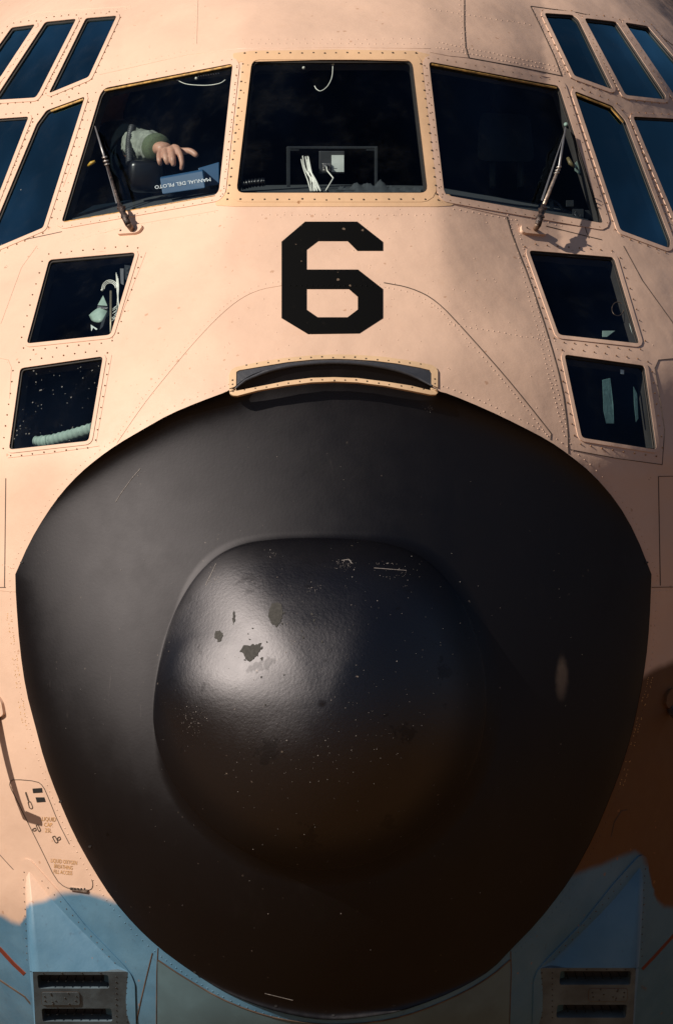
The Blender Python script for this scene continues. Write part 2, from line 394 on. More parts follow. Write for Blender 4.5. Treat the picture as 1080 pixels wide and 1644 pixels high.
def tri(outer, holes=(), grid=None, extra=None):
    loops = [np.asarray(outer, float)]+[np.asarray(h, float) for h in holes]
    V = []; E = []
    for L in loops:
        s = len(V); V += [Vector(p) for p in L]; E += [(s+i, s+(i+1) % len(L)) for i in range(len(L))]
    pts = []
    if grid:
        lo = loops[0].min(0); hi = loops[0].max(0)
        g = np.array([(x+(grid/2 if j % 2 else 0), y) for j, y in enumerate(np.arange(lo[1]+grid*.5, hi[1], grid*.87)) for x in np.arange(lo[0]+grid*.3, hi[0], grid)])
        if len(g): pts.append(g)
    if extra is not None: pts.append(extra)
    if pts:
        g = np.vstack(pts); ok = inside(g, loops[0])
        for h in loops[1:]: ok &= ~inside(g, h)
        g = g[ok]; B = np.vstack([resample(L, 6) for L in loops]); dm = np.full(len(g), 1e9)
        for i in range(0, len(B), 200): dm = np.minimum(dm, np.sqrt(((g[:, None]-B[None, i:i+200])**2).sum(2)).min(1)) if len(g) else dm
        g = g[dm > 2.2]; V += [Vector(p) for p in g]
    r = delaunay_2d_cdt(V, E, [], 0, 1e-5)
    vs = np.array([tuple(v) for v in r[0]]); fs = [f for f in r[2]]
    c = np.array([vs[list(f)].mean(0) for f in fs]); ok = inside(c, loops[0])
    for h in loops[1:]: ok &= ~inside(c, h)
    F = []
    for f, k in zip(fs, ok):
        if not k: continue
        if area(vs[list(f)]) > 0: f = f[::-1]     # px y is down: this makes normals face the camera
        F.append(f)
    return vs, F
def clean(P):
    P = np.asarray(P, float); return P[np.linalg.norm(P-np.roll(P, 1, 0), axis=1) > .05]
def plate(name, outer, mat, parent, holes=(), off=.002, thick=.002, fn=Dskin, step=10, grid=None, back=False, **kw):
    """sheet lying on the surface fn: top at off, walls down by thick"""
    outer = resample(clean(outer), step); holes = [resample(clean(h), step) for h in holes]
    vs, F = tri(outer, holes, grid)
    top, n = lift(vs[:, 0], vs[:, 1], off, fn); V = list(top); PXY = list(vs); F = [list(f) for f in F]; N = list(n)
    if thick:
        for L, sgn in [(outer, 1)]+[(h, -1) for h in holes]:
            if area(L)*sgn < 0: L = L[::-1]
            t, nn = lift(L[:, 0], L[:, 1], off, fn); b, _ = lift(L[:, 0], L[:, 1], off-thick, fn)
            s = len(V); V += list(t)+list(b); PXY += list(L)*2; k = len(L)
            d = np.roll(t, -1, 0)-np.roll(t, 1, 0); w = np.cross(nn, d); w /= np.maximum(np.linalg.norm(w, axis=1), 1e-9)[:, None]
            N += list(w)*2
            for i in range(k): j = (i+1) % k; F.append([s+i, s+j, s+k+j, s+k+i])
    if back:
        s = len(V); bt, bn = lift(vs[:, 0], vs[:, 1], off-thick, fn); V += list(bt); PXY += list(vs); N += list(-bn)
        F += [[s+i for i in f[::-1]] for f in F[:len(F)] if max(f) < len(vs)]
    return mk(name, V, F, mat, parent, px=np.array(PXY), normals=N if not back else None, smooth=not back, **kw)
def ribbon(name, line, width, mat, parent, off=.0008, h=.0, fn=Dskin, step=10, **kw):
    L = resample(line, step, False); d = np.gradient(L, axis=0); d /= np.linalg.norm(d, axis=1)[:, None]
    n = np.stack([-d[:, 1], d[:, 0]], 1)
    rows = []; offs = [off-.002, off, off+h, off, off-.002]; ws = [-.5, -.4, 0, .4, .5]; V = []; PXY = []
    for wv, o in zip(ws, offs):
        Q = L+n*wv*width; P, _ = lift(Q[:, 0], Q[:, 1], o, fn); V += list(P); PXY += list(Q)
    k = len(L); F = [[r*k+i, r*k+i+1, (r+1)*k+i+1, (r+1)*k+i] for r in range(4) for i in range(k-1)]
    return mk(name, V, F, mat, parent, px=np.array(PXY), smooth=False, **kw)
def dots(name, pts_, r, mat, parent, h=.0012, fn=Dskin, n=7, **kw):
    """low fasteners joined into one part"""
    P = np.array(pts_, float); c, nr = lift(P[:, 0], P[:, 1], 0, fn); V = []; F = []; Q = []
    for i in range(len(P)):
        N = Vector(nr[i]); t = N.orthogonal().normalized(); b = N.cross(t); rr = (r[i] if hasattr(r, '__len__') else r)*random.uniform(.85, 1.15)/600
        s = len(V); o = Vector(c[i])
        for rad, hh in ((1.0, -.0005), (.75, h*.8)):
            for k in range(n): a = 2*math.pi*k/n; V.append(o+(t*math.cos(a)+b*math.sin(a))*rr*rad+N*hh)
        V.append(o+N*h); Q += [P[i]]*(2*n+1)
        for k in range(n):
            j = (k+1) % n; F.append((s+k, s+j, s+n+j, s+n+k)); F.append((s+n+k, s+n+j, s+2*n))
    return mk(name, V, F, mat, parent, px=np.array(Q), **kw)
def tube(name, pts_, rad, mat, parent=None, n=10, ribs=0, **kw):
    P = [Vector(p) for p in pts_]; k = len(P)
    if not hasattr(rad, '__len__'): rad = [rad]*k
    V = []; F = []; up = None
    for i in range(k):
        t = (P[min(i+1, k-1)]-P[max(i-1, 0)]).normalized()
        up = (up-t*up.dot(t)).normalized() if up is not None else t.orthogonal().normalized()
        b = t.cross(up)
        for j in range(n): a = 2*math.pi*j/n; V.append(P[i]+(up*math.cos(a)+b*math.sin(a))*rad[i])
    for i in range(k-1):
        for j in range(n): q = (j+1) % n; F.append((i*n+j, i*n+q, (i+1)*n+q, (i+1)*n+j))
    F.append(tuple(range(n))[::-1]); F.append(tuple((k-1)*n+j for j in range(n)))
    return mk(name, V, F, mat, parent, **kw)
def curve3(pts_, seg=6):
    P = [Vector(p) for p in pts_]; out = []
    for i in range(len(P)-1):
        a = P[max(i-1, 0)]; b = P[i]; c = P[i+1]; d = P[min(i+2, len(P)-1)]
        for j in range(seg):
            t = j/seg; out.append(.5*((2*b)+(c-a)*t+(2*a-5*b+4*c-d)*t*t+(3*b-a-3*c+d)*t**3))
    out.append(P[-1]); return out
def box(name, c, ax, ay, az, mat, parent=None, bev=.0015, **kw):
    """box from centre and three half-axis vectors"""
    c = Vector(c); V = [c+Vector(ax)*i+Vector(ay)*j+Vector(az)*k for i in (-1, 1) for j in (-1, 1) for k in (-1, 1)]
    F = [(0, 1, 3, 2), (4, 6, 7, 5), (0, 4, 5, 1), (2, 3, 7, 6), (0, 2, 6, 4), (1, 5, 7, 3)]
    o = mk(name, V, F, mat, parent, smooth=False, **kw)
    if bev: m = o.modifiers.new('bevel', 'BEVEL'); m.width = bev; m.segments = 2
    return o
def hull(name, front, back, mat, parent=None, bev=.001, **kw):
    """prism between two point loops"""
    n = len(front); V = list(front)+list(back); F = [tuple(range(n)), tuple(range(2*n-1, n-1, -1))]+[(i, n+i, n+(i+1) % n, (i+1) % n) for i in range(n)]
    o = mk(name, V, F, mat, parent, smooth=False, **kw)
    if bev: m = o.modifiers.new('bevel', 'BEVEL'); m.width = bev; m.segments = 2
    return o
def lettering(name, s, place, size, mat, parent, depth=.0006, **kw):
    """text mesh; place(x, y) maps letter plane (in em) to a 3D point"""
    cu = bpy.data.curves.new('t', 'FONT'); cu.body = s; cu.size = 1; cu.resolution_u = 2; cu.align_x = 'CENTER'; cu.space_line = .95
    ob = bpy.data.objects.new('t', cu); COL.objects.link(ob); dg = bpy.context.evaluated_depsgraph_get()
    me = bpy.data.meshes.new_from_object(ob.evaluated_get(dg)); V = [place(v.co.x*size, v.co.y*size) for v in me.vertices]
    F = [tuple(p.vertices) for p in me.polygons]; bpy.data.objects.remove(ob); bpy.data.curves.remove(cu); bpy.data.meshes.remove(me)
    return mk(name, V, F, mat, parent, smooth=False, **kw)

# ------------------------------------------------------------------ ground and raised hill ring that blocks horizon light
def sheet(name, pts_, mat, kind='structure'):
    o = mk(name, pts_, [tuple(range(len(pts_)))], mat, smooth=False); o['kind'] = kind; return o
M = NT('sunlit_concrete_apron'); n = M.noise(.35, 6, .6)
M.l(M.mix(M.ramp(n, .3, .7), (.135, .062, .017), (.175, .085, .025)), M.b.inputs['Base Color']); M.b.inputs['Roughness'].default_value = .9
sheet('ground', [(-6000, -6000, -2.55), (6000, -6000, -2.55), (6000, 6000, -2.55), (-6000, 6000, -2.55)], M.m)
M = NT('blocking_hillside'); n = M.noise(.02, 6, .6)
M.l(M.mix(M.ramp(n, .3, .7), (.055, .052, .036), (.085, .078, .052)), M.b.inputs['Base Color']); M.b.inputs['Roughness'].default_value = 1
V = []; F = []; NH = 96
for i in range(NH):
    a = 2*math.pi*i/NH; hh = 290+55*math.sin(3*a+1)+32*math.sin(7*a)+16*math.sin(17*a+2)  # made tall and dark to cut the bright low sky
    for rr, z in ((900, -3), (1150, hh*.55), (1400, hh), (2200, hh*.5)): V.append((rr*math.sin(a), rr*math.cos(a), z))
for i in range(NH):
    j = (i+1) % NH
    for k in range(3): F.append((i*4+k, j*4+k, j*4+k+1, i*4+k+1))
h = mk('horizon_blocking_hills', V, F, M.m); h['kind'] = 'structure'

# ------------------------------------------------------------------ the aircraft
AC = empty('military_transport_aircraft', 'sand and pale blue transport aircraft with a black radome and number 6 on its nose', 'aircraft', (0, 0, 0))

WIN = {  # windows: outline, corner radius
 'eyebrow_far_left': ([(20,45),(57,40),(3,122),(-12,140),(-52,146)], 3),
 'eyebrow_mid_left': ([(74,36),(123,31),(64,148),(58,157),(-8,161)], 4),
 'eyebrow_near_left': ([(139,30),(188,26),(143,124),(80,150)], 4),
 'side_far_left': ([(-38,194),(47,188),(-18,356),(-95,372)], 4),
 'side_near_left': ([(137,156),(76,178),(60,200),(0,345),(-14,378),(-10,400),(70,366)], 4),
 'windshield_left': ([(374,103),(170,142),(162,152),(100,357),(347,313),(352,306)], 6),
 'windshield_centre': ([(405,97),(661,97),(686,310),(380,310)], 12),
 'windshield_right': ([(688,100),(896,139),(967,359),(716,314),(712,307)], 6),
 'side_near_right': ([(921,147),(982,171),(1002,194),(1075,388),(1073,399),(995,370)], 5),
 'side_far_right': ([(1015,188),(1092,192),(1155,372),(1083,352)], 4),
 'eyebrow_near_right': ([(873,22),(918,25),(927,32),(982,144),(921,122)], 4),
 'eyebrow_mid_right': ([(937,30),(988,36),(1067,155),(1066,160),(1003,153)], 5),
 'eyebrow_far_right': ([(1002,37),(1038,43),(1102,118),(1132,166),(1087,162)], 4),
 'chin_upper_left': ([(80,418),(218,406),(178,538),(44,552)], 6),
 'chin_lower_left': ([(34,592),(166,573),(143,708),(16,722)], 6),
 'chin_upper_right': ([(848,403),(984,414),(1025,552),(896,538)], 6),
 'chin_lower_right': ([(905,570),(1033,588),(1052,722),(933,703)], 6),
}
WO = {k: rounded(p, r) for k, (p, r) in WIN.items()}
# skin outline = apparent silhouette of the nose section
vv = np.concatenate([np.linspace(2.185, 1.9, 14), np.linspace(1.8, -1.6, 48), np.linspace(-1.7, -2.15, 10)])
sil = [(535-.985*float(Wf(v))*PX, 822-v*PX) for v in vv]+[(535+.985*float(Wf(v))*PX, 822-v*PX) for v in vv[::-1]]
sil = resample(clean(sil), 22)
g1 = np.array([(x, y) for j, y in enumerate(np.arange(-60, 1700, 8.)) for x in np.arange(-80+(4 if j % 2 else 0), 1160, 9.)])
g2 = np.array([(x, y) for y in np.arange(-180, 1820, 30.) for x in np.arange(-340, 1420, 30.) if x < -85 or x > 1165 or y < -65 or y > 1700])
rimH = resample(RIM, 8); holes = [rimH]+[resample(clean(w_), 9) for w_ in WO.values()]
vs, F = tri(sil, holes, extra=np.vstack([g1, g2]))
P, Nn = lift(vs[:, 0], vs[:, 1])
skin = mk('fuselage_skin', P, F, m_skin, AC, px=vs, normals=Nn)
# fuselage barrel behind the nose section
n = len(sil); r0 = pos(sil[:, 0], sil[:, 1], Dskin(sil[:, 0], sil[:, 1])); V = list(r0); F = []; ctr = np.array([0, 0, .05])
rings = [(3.4, 1.10), (5.0, 1.16), (7.0, 1.18), (10.0, 1.18)]
for yy, s in rings:
    for p in r0: q = (p-ctr)*s+ctr; V.append((q[0], max(yy, p[1]+.1), q[2]))
for k in range(len(rings)):
    for i in range(n): j = (i+1) % n; F.append((k*n+i, k*n+j, (k+1)*n+j, (k+1)*n+i))
F.append(tuple(len(rings)*n+i for i in range(n)))
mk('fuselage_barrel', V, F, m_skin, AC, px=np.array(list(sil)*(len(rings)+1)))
# dark lining 4 cm inside the skin
lin_h = [resample(RIM, 14)]+[resample(clean(w_), 14) for w_ in WO.values()]
vs, F = tri(sil, lin_h, grid=34)
P, Nn = lift(vs[:, 0], vs[:, 1], -.035)
# where the lining would come through the radome it stays behind it
mk('cockpit_lining', P, [f[::-1] for f in F], m_dark, AC)
mk('cockpit_bulkhead', [(-1.5, 3.2, -1.5), (1.5, 3.2, -1.5), (1.5, 3.2, 1.9), (-1.5, 3.2, 1.9)], [(0, 1, 2, 3)], m_dark, AC, smooth=False)

# windows: reveal, pane, seal, frame
centre = ('windshield_centre',)
def window(key):
    o = WO[key]; kind = 'windshield_window' if 'windshield' in key else ('eyebrow_window' if 'eyebrow' in key else ('chin_window' if 'chin' in key else 'side_window'))
    E = bpy.data.objects.new(kind, None); COL.objects.link(E); E.parent = AC; E.empty_display_size = .05
    glass = m_glass_d if key == 'chin_lower_left' else (m_glass if ('windshield' in key or 'chin' in key) else m_glass_t)
    vs, F = tri(resample(clean(o), 10), (), 22); P, nn = lift(vs[:, 0], vs[:, 1], -.006)
    mk('pane', P, F, glass, E, px=vs, normals=nn)
    L = resample(clean(o), 9); a, _ = lift(L[:, 0], L[:, 1], .0015); b, _ = lift(L[:, 0], L[:, 1], -.036); k = len(L)
    mk('reveal', list(a)+list(b), [(i, (i+1) % k, k+(i+1) % k, k+i) for i in range(k)], m_seal, E, smooth=False)
    inn = offset(o, -1.8)
    plate('seal', offset(o, .3), m_seal, E, holes=[inn], off=-.0035, thick=.003)
    if 'windshield' in key or key.startswith('side_near'):
        # amber sealant bead along the top edge
        T = [p for p in WIN[key][0]]
        if key == 'windshield_left': ln = [(168,145),(372,105)]
        elif key == 'windshield_right': ln = [(692,103),(893,141)]
        elif key == 'side_near_left': ln = [(82,178),(134,159)]
        elif key == 'side_near_right': ln = [(924,151),(980,173),(1000,196)]
        else: ln = None
        if ln: ribbon('sealant_bead', ln, 2.6, m_sealy, E, off=.0005, h=.001)
    fw = {'windshield_centre': 15, 'windshield_left': 11, 'windshield_right': 11}.get(key, 6)
    plate('window_frame', offset(o, fw), m_frame if key in centre else m_skin, E, holes=[offset(o, .4)], off=.0022, thick=.0024)
    return E
for k_ in WO: window(k_)
ribbon('sealant_bead', [(104,357),(346,315)], 1.6, m_sealy, AC, off=.0026, h=.001)
# yellowed corner posts between the three windshields
plate('corner_post', rounded([(376,88),(400,86),(388,200),(374,325),(352,330),(366,200)], 5), m_frame, AC, holes=(), off=.0012, thick=.0014)
plate('corner_post', rounded([(668,88),(684,90),(696,200),(712,325),(690,330),(678,200)], 5), m_frame, AC, off=.0012, thick=.0014)
plate('sill_strip', rounded([(352,308),(372,312),(690,312),(722,312),(728,330),(700,332),(380,332),(345,330)], 5), m_frame, AC, off=.0012, thick=.0014)
plate('header_strip', rounded([(374,86),(404,82),(540,80),(665,82),(690,88),(690,99),(540,96),(376,100)], 4), m_frame, AC, off=.0012, thick=.0014)

# fasteners round the windows
def along(P, spacing, j=.4):
    L = resample(P, 1.0); s = np.cumsum(np.linalg.norm(np.roll(L, -1, 0)-L, axis=1)); m = max(3, int(s[-1]/spacing)); out = []
    for i in range(m): out.append(L[min(len(L)-1, int(np.searchsorted(s, s[-1]*i/m)))]+rng.normal(0, j, 2))
    return out
def line(a, b, sp, j=.5):
    a = np.array(a, float); b = np.array(b, float); k = max(1, int(round(np.linalg.norm(b-a)/sp)))
    return [a+(b-a)*i/k+rng.normal(0, j, 2) for i in range(k+1)]
allw = [offset(w_, 3) for w_ in WO.values()]
def filt(pts_):
    p = np.array(pts_, float); ok = ~inside(p, RIM)
    for w_ in allw: ok &= ~inside(p, w_)
    ok &= (p[:, 0] > -60) & (p[:, 0] < 1140)
    return p[ok]
sc = []; big = []
big += line((393,86),(668,86),18.5)+line((366,321),(702,321),19.8)
big += line((391,104),(368,312),14)+line((675,104),(701,312),14)
sc += line((381,110),(359,312),12)+line((684,110),(709,312),12)+line((397,104),(374,300),15,.8)
for k_, d in (('windshield_left', 8), ('windshield_right', 8), ('side_near_left', 8), ('side_near_right', 8)): sc += along(offset(WO[k_], d), 15)
for k_ in ('chin_upper_left', 'chin_lower_left', 'chin_upper_right', 'chin_lower_right'): sc += along(offset(WO[k_], 11), 17.5)
for k_ in ('side_far_left', 'side_far_right', 'eyebrow_far_left', 'eyebrow_mid_left', 'eyebrow_near_left', 'eyebrow_near_right', 'eyebrow_mid_right', 'eyebrow_far_right'): sc += along(offset(WO[k_], 7), 12)
dots('frame_screw', filt(big), 2.2, m_screwd, AC, h=.0042, stuff=True)
def drop(p, q, d):
    p = np.array(p); q = np.array(q); return p[np.sqrt(((p[:, None]-q[None])**2).sum(2)).min(1) > d]
dots('skin_screw', drop(filt(sc), big, 6), 1.55, m_screw, AC, h=.0032, stuff=True)
rv = []
rv += line((700,76),(905,116),6)+line((704,68),(900,108),7)+line((745,0),(748,86),9)+line((738,0),(742,80),9)
rv += line((690,14),(850,40),9)+line((855,14),(905,118),7)+line((392,70),(680,70),11)+line((390,64),(672,62),14)
rv += line((310,80),(314,0),9)+line((20,30),(210,14),7)+line((170,112),(300,82),10)+line((120,378),(345,342),13)
rv += line((815,345),(905,700),8)+line((826,345),(915,712),8)
arcR = smooth_open([(616,454),(660,462),(700,482),(745,530),(800,592),(840,640),(884,696)], 2); arcL = smooth_open([(456,458),(410,466),(370,490),(320,540),(270,600),(230,650),(188,712)], 2)
for A_, sg in ((arcR, -1), (arcL, 1)):
    L = resample(A_, 13, False); d = np.gradient(L, axis=0); d /= np.linalg.norm(d, axis=1)[:, None]
    rv += list(L+np.stack([-d[:, 1], d[:, 0]], 1)*7)
rv += list(offset(resample(RIM, 14), 9))+line((470,461),(606,460),9,.3)
rv += line((724,322),(900,362),10)+line((728,336),(820,352),10)
rv += line((0,905),(22,912),5)+line((1048,950),(1080,948),5)+line((720,520),(890,548),9)
rv += line((560,345),(690,345),12)+line((420,345),(540,345),12)
rv = filt(rv)
six_pad = [(440,350),(625,350),(625,545),(440,545)]
dots('rivet', rv, 1.5, m_skin, AC, h=.0011, stuff=True)
r2 = [(535+rng.normal(0, 260), rng.uniform(330, 700)) for _ in range(240)]
dots('loose_rivet', filt(r2), 1.2, m_skin, AC, h=.0009, stuff=True)

# panel seams
seams = [
 (arcR, 2.2, m_line), (arcL, .9, m_skin),
 ([(745,0),(745,40),(747,75),(752,93)], 2.6, m_line), ([(752,93),(722,90),(690,84)], 2, m_skin), ([(752,93),(830,107),(901,122)], 2, m_line),
 ([(851,10),(868,45),(888,88),(901,122)], 2.4, m_line), ([(851,10),(925,20)], 1.6, m_line), ([(925,20),(1040,45),(1090,80)], 1.4, m_line),
 (smooth_open([(813,348),(822,380),(850,450),(880,540),(902,620),(911,690),(912,728)], 1), 3.2, m_line),
 ([(812,348),(724,328)], 1.6, m_skin), ([(937,360),(944,382)], 1.8, m_line), ([(876,363),(944,380),(965,385)], 1.8, m_line),
 ([(1000,395),(1030,450),(1080,520)], 1.6, m_line),
 ([(318,0),(316,70)], 1.6, m_skin), ([(20,36),(60,20),(210,10)], 1.6, m_skin), ([(150,170),(102,300)], 1.2, m_skin),
 ([(160,120),(300,88),(385,78)], 1.6, m_skin), ([(385,78),(535,76),(690,78)], 1.6, m_skin), ([(110,388),(220,360),(350,338)], 1.4, m_skin),
 ([(-20,400),(40,385),(100,372)], 1.6, m_line), ([(2,520),(35,430),(60,395)], 1.2, m_skin),
 ([(10,768),(8,943)], 2.2, m_line), ([(-30,943),(10,943)], 1.8, m_line), ([(0,948),(25,950)], 1.6, m_skin),
 ([(14,735),(80,728),(160,716)], 1.4, m_skin), ([(155,710),(180,570)], 1.2, m_skin), ([(180,545),(235,405)], 1.2, m_skin),
 ([(0,575),(14,578),(19,590),(16,640)], 1.2, m_skin),
 ([(1056,765),(1059,940)], 2, m_line), ([(1056,765),(1110,764)], 1.6, m_line), ([(1045,943),(1110,942)], 1.6, m_line),
 ([(915,722),(990,736),(1062,746)], 1.8, m_line), ([(1062,746),(1066,690),(1050,590)], 1.4, m_line), ([(1050,592),(1056,578),(1100,574)], 1.6, m_line),
 ([(884,696),(883,706)], 2, m_line),
 # oxygen access door
 (smooth_open([(120,1427),(105,1425),(90,1412),(70,1370),(45,1320),(28,1285),(16,1262),(17,1254),(24,1251),(60,1254),(70,1262),(78,1280),(94,1320),(112,1355)], 1), 1.6, m_line),
 (smooth_open([(143,1429),(148,1427),(150,1420),(148,1412)], 1), 1.8, m_line),
 # belly
 ([(254,1522),(252,1560),(251,1680)], 2.6, m_line), ([(245,1530),(240,1550),(228,1600),(215,1660)], 3.2, m_line),
 ([(819,1527),(820,1560),(816,1680)], 2.4, m_line), ([(980,1344),(985,1320),(996,1302),(1006,1300)], 1.6, m_line),
 ([(-20,1560),(40,1600),(60,1624)], 4, m_line), ([(0,1372),(22,1396)], 1.2, m_line),
]
for L, wd, m in seams: ribbon('panel_seam', L, wd*.72, m, AC, off=.0008 if m is m_line else .0002, h=.0006 if m is m_line else .0010)
# small door fittings of the oxygen access door
for q in ([(53,1266),(68,1265),(69,1272),(54,1273)], [(58,1280),(72,1280),(74,1287),(60,1288)]): plate('painted_mark', q, m_black, AC, off=.0012, thick=.001, step=6)
def outline(P, nm='door_latch'):
    P = rounded(P, 2, 2); plate(nm, P, m_line, AC, holes=[offset(P, -1.0)], off=.0016, thick=.0016, step=6)
outline([(45,1287),(50,1286),(54,1296),(52,1299),(48,1298)]); outline([(41,1272),(43,1271),(48,1286),(46,1287)])
outline([(58,1324),(62,1323),(67,1333),(63,1336)]); outline([(52,1331),(58,1328),(60,1333),(54,1335)])
outline([(84,1343),(89,1341),(95,1352),(90,1354)]); outline([(92,1345),(97,1342),(99,1347),(94,1350)])
plate('hinge', [(115,1424),(143,1428),(142,1432),(115,1428)], m_steel, AC, off=.006, thick=.006)
for i in range(5): x = 117+i*5.2; plate('hinge_knuckle', [(x,1424.5),(x+2.2,1424.8),(x+2.2,1427.3),(x,1427)], m_black, AC, off=.0072, thick=.0012)

def stencil(s, cx, cy, size, ang, mat, nm='stencil_lettering', fn=Dskin, off=.0013, sx=1.0):
    ca, sa = math.cos(ang), math.sin(ang)
    def place(x, y):
        x *= sx; px = cx+x*ca+y*sa; py = cy+x*sa-y*ca
        return tuple(lift(px, py, off, fn)[0])
    return lettering(nm, s, place, size, mat, AC)
stencil('LIQUID\nCAP.\n25L', 79, 1318, 9.5, .06, m_sten, sx=.75)
stencil('LIQUID OXYGEN\nBREATHING\nFILL ACCESS', 103, 1386, 9, .10, m_sten, sx=.62)
def faded(x0, y0, x1, y1, cnt, mat, dx=6):
    out = []
    for i in range(cnt):
        t = (i+rng.uniform(-.3, .3))/cnt
        if (i//5) % 4 == 3: continue
        for c in (0, 1):
            if rng.random() < .7: out.append((x0+(x1-x0)*t+c*dx+rng.normal(0, .6), y0+(y1-y0)*t+rng.normal(0, .6)))
    dots('faded_stencil_trace', out, 1.1, mat, AC, h=.0008, stuff=True)
faded(12, 985, 42, 1205, 64, m_sten); faded(1046, 1088, 1000, 1262, 54, m_sten, -6)
stencil('TIPE', 1031, 1588, 7, .45, m_scuff, sx=.8)

# the number 6
six = [(340+x*.3889, 340+y*.3889) for x, y in [(385,42),(600,42),(705,125),(705,162),(600,162),(560,122),(438,122),(391,158),(391,240),(603,240),(705,320),(705,440),(608,503),(397,506),(288,440),(288,125)]]
sixh = [(340+x*.3889, 340+y*.3889) for x, y in [(391,320),(565,320),(602,352),(602,405),(560,437),(437,437),(391,405)]]
plate('painted_number', six, m_num, AC, holes=[sixh], off=.0016, thick=.001, grid=10, label='large black number 6 on the nose above the radome')

dots('painted_rivet', line((466,459.5),(606,459.5),9,.2), 1.8, m_num, AC, h=.0034, stuff=True)
# radome
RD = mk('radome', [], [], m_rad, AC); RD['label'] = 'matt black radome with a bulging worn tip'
TH = 360; ths = np.arange(TH)*2*np.pi/TH-np.pi
extra_th = [math.atan2(922-C0[1], 25-C0[0]), math.atan2(922-C0[1], 1045-C0[0])]
ths = np.sort(np.unique(np.concatenate([ths, extra_th]))); TH = len(ths)
Oth = ray_poly(ths, RIM)-.6; bth = bulb_r(ths)
caps = np.concatenate([np.sin(np.linspace(0.02, 1, 46)*math.pi/2)*.985])
sks = 1.0-(1-np.linspace(0, 1, 70))**1.0
def ring(r): return np.stack([C0[0]+r*np.cos(ths), C0[1]+r*np.sin(ths)], 1)
cap_r = [ring(bth*c) for c in caps]
sk_r = [ring(bth*.985+(Oth-bth*.985)*s**1.6) for s in sks]
def grid_mesh(rings, fn):
    Q = np.vstack(rings); V, N_ = lift(Q[:, 0], Q[:, 1], 0, fn); F = []
    for r in range(len(rings)-1):
        for i in range(TH): j = (i+1) % TH; F.append((r*TH+i, r*TH+j, (r+1)*TH+j, (r+1)*TH+i))
    return list(V), F, list(N_), Q
def shell(rings, apex=False, rim=False):
    V, F, N_, Q = grid_mesh(rings, Drad)
    if apex:
        c, n_ = lift(np.array([C0[0]]), np.array([C0[1]]), 0, Drad); V.append(c[0]); N_.append(np.array([0, -1., 0])); k = len(V)-1
        F += [(i, k, (i+1) % TH) for i in range(TH)][::1]; F = [f if len(f) == 4 else (f[0], f[1], f[2]) for f in F]
    if rim:
        s = len(V); L = rings[-1]; a = V[(len(rings)-1)*TH:len(rings)*TH]; b, n_ = lift(L[:, 0], L[:, 1], -.02, Dskin)
        V += list(a)+list(b); w_ = np.roll(np.array(a), -1, 0)-np.roll(np.array(a), 1, 0); m_ = np.cross(w_, n_); m_ /= np.linalg.norm(m_, axis=1)[:, None]
        cc = np.array(a)-np.array([0, 0, -.4]); m_ = np.where((m_*cc).sum(1)[:, None] > 0, m_, -m_); N_ += list(m_)*2
        F += [(s+i, s+(i+1) % TH, s+TH+(i+1) % TH, s+TH+i) for i in range(TH)]
    return V, F, N_
def tip_attr(me, rings):
    Q = np.vstack(rings); dx = Q[:, 0]-C0[0]; dy = Q[:, 1]-C0[1]; th = np.arctan2(dy, dx); q = np.hypot(dx, dy)/bulb_r(th)
    lf = np.exp(-((np.mod(th, 2*np.pi)-math.radians(200))/math.radians(45))**2); wd = .35-.27*lf
    t = np.clip((1.02-q)/wd, 0, 1); v = np.zeros(len(me.vertices), np.float32); v[:len(t)] = t
    if len(me.vertices) == len(t)+1: v[-1] = 1
    me.attributes.new('tip', 'FLOAT', 'POINT').data.foreach_set('value', v)
V, F, N_ = shell(sk_r, rim=True)
F = [f[::-1] for f in F]
me = RD.data; me.from_pydata([tuple(map(float, v)) for v in V], [], F); me.polygons.foreach_set('use_smooth', [True]*len(F)); me.update(); orient(me, N_)
me.normals_split_custom_set_from_vertices([tuple(n_) for n_ in N_])
tip_attr(me, sk_r)
V, F, N_ = shell(cap_r, apex=True)
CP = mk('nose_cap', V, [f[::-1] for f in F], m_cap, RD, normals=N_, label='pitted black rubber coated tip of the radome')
tip_attr(CP.data, cap_r)
def blot(cx, cy, rx, ry, k=14, jag=.3):
    return [(cx+rx*math.cos(a)*(1+rng.uniform(-jag, jag)), cy+ry*math.sin(a)*(1+rng.uniform(-jag, jag))) for a in np.arange(k)*2*math.pi/k]
def ragged(P):
    L = resample(P, 2.2); return L+rng.normal(0, .55, L.shape)
def rplate(nm, poly, mat, off=.0012): return plate(nm, ragged(poly), mat, RD, off=off, thick=.0006, fn=Drad, step=5, grid=6)
rplate('paint_chip', [(385,1046),(392,1036),(402,1037),(405,1033),(410,1036),(420,1032),(419,1042),(411,1055),(401,1063),(394,1058),(390,1048)], m_chip)
rplate('paint_chip', [(432,982),(436,970),(444,967),(452,970),(454,985),(450,1000),(444,1008),(436,1001),(431,990)], m_chip)
rplate('paint_chip', [(374,983),(377,980),(378,995),(374,1003)], m_chip)
rplate('paint_chip', blot(352, 1020, 6, 9), m_chip)
for cx, cy, sx_, n_ in ((403,1047,14,9), (443,987,12,8), (500,1010,25,6), (420,1090,22,5)):
    for _ in range(n_): rplate('paint_chip', blot(cx+rng.normal(0, sx_), cy+rng.normal(0, sx_), rng.uniform(.8, 2.2), rng.uniform(.8, 2.4), 6), m_chip)
for cx, cy, rx, ry in ((556,906,13,4), (549,913,6,5)): pass
scf = []
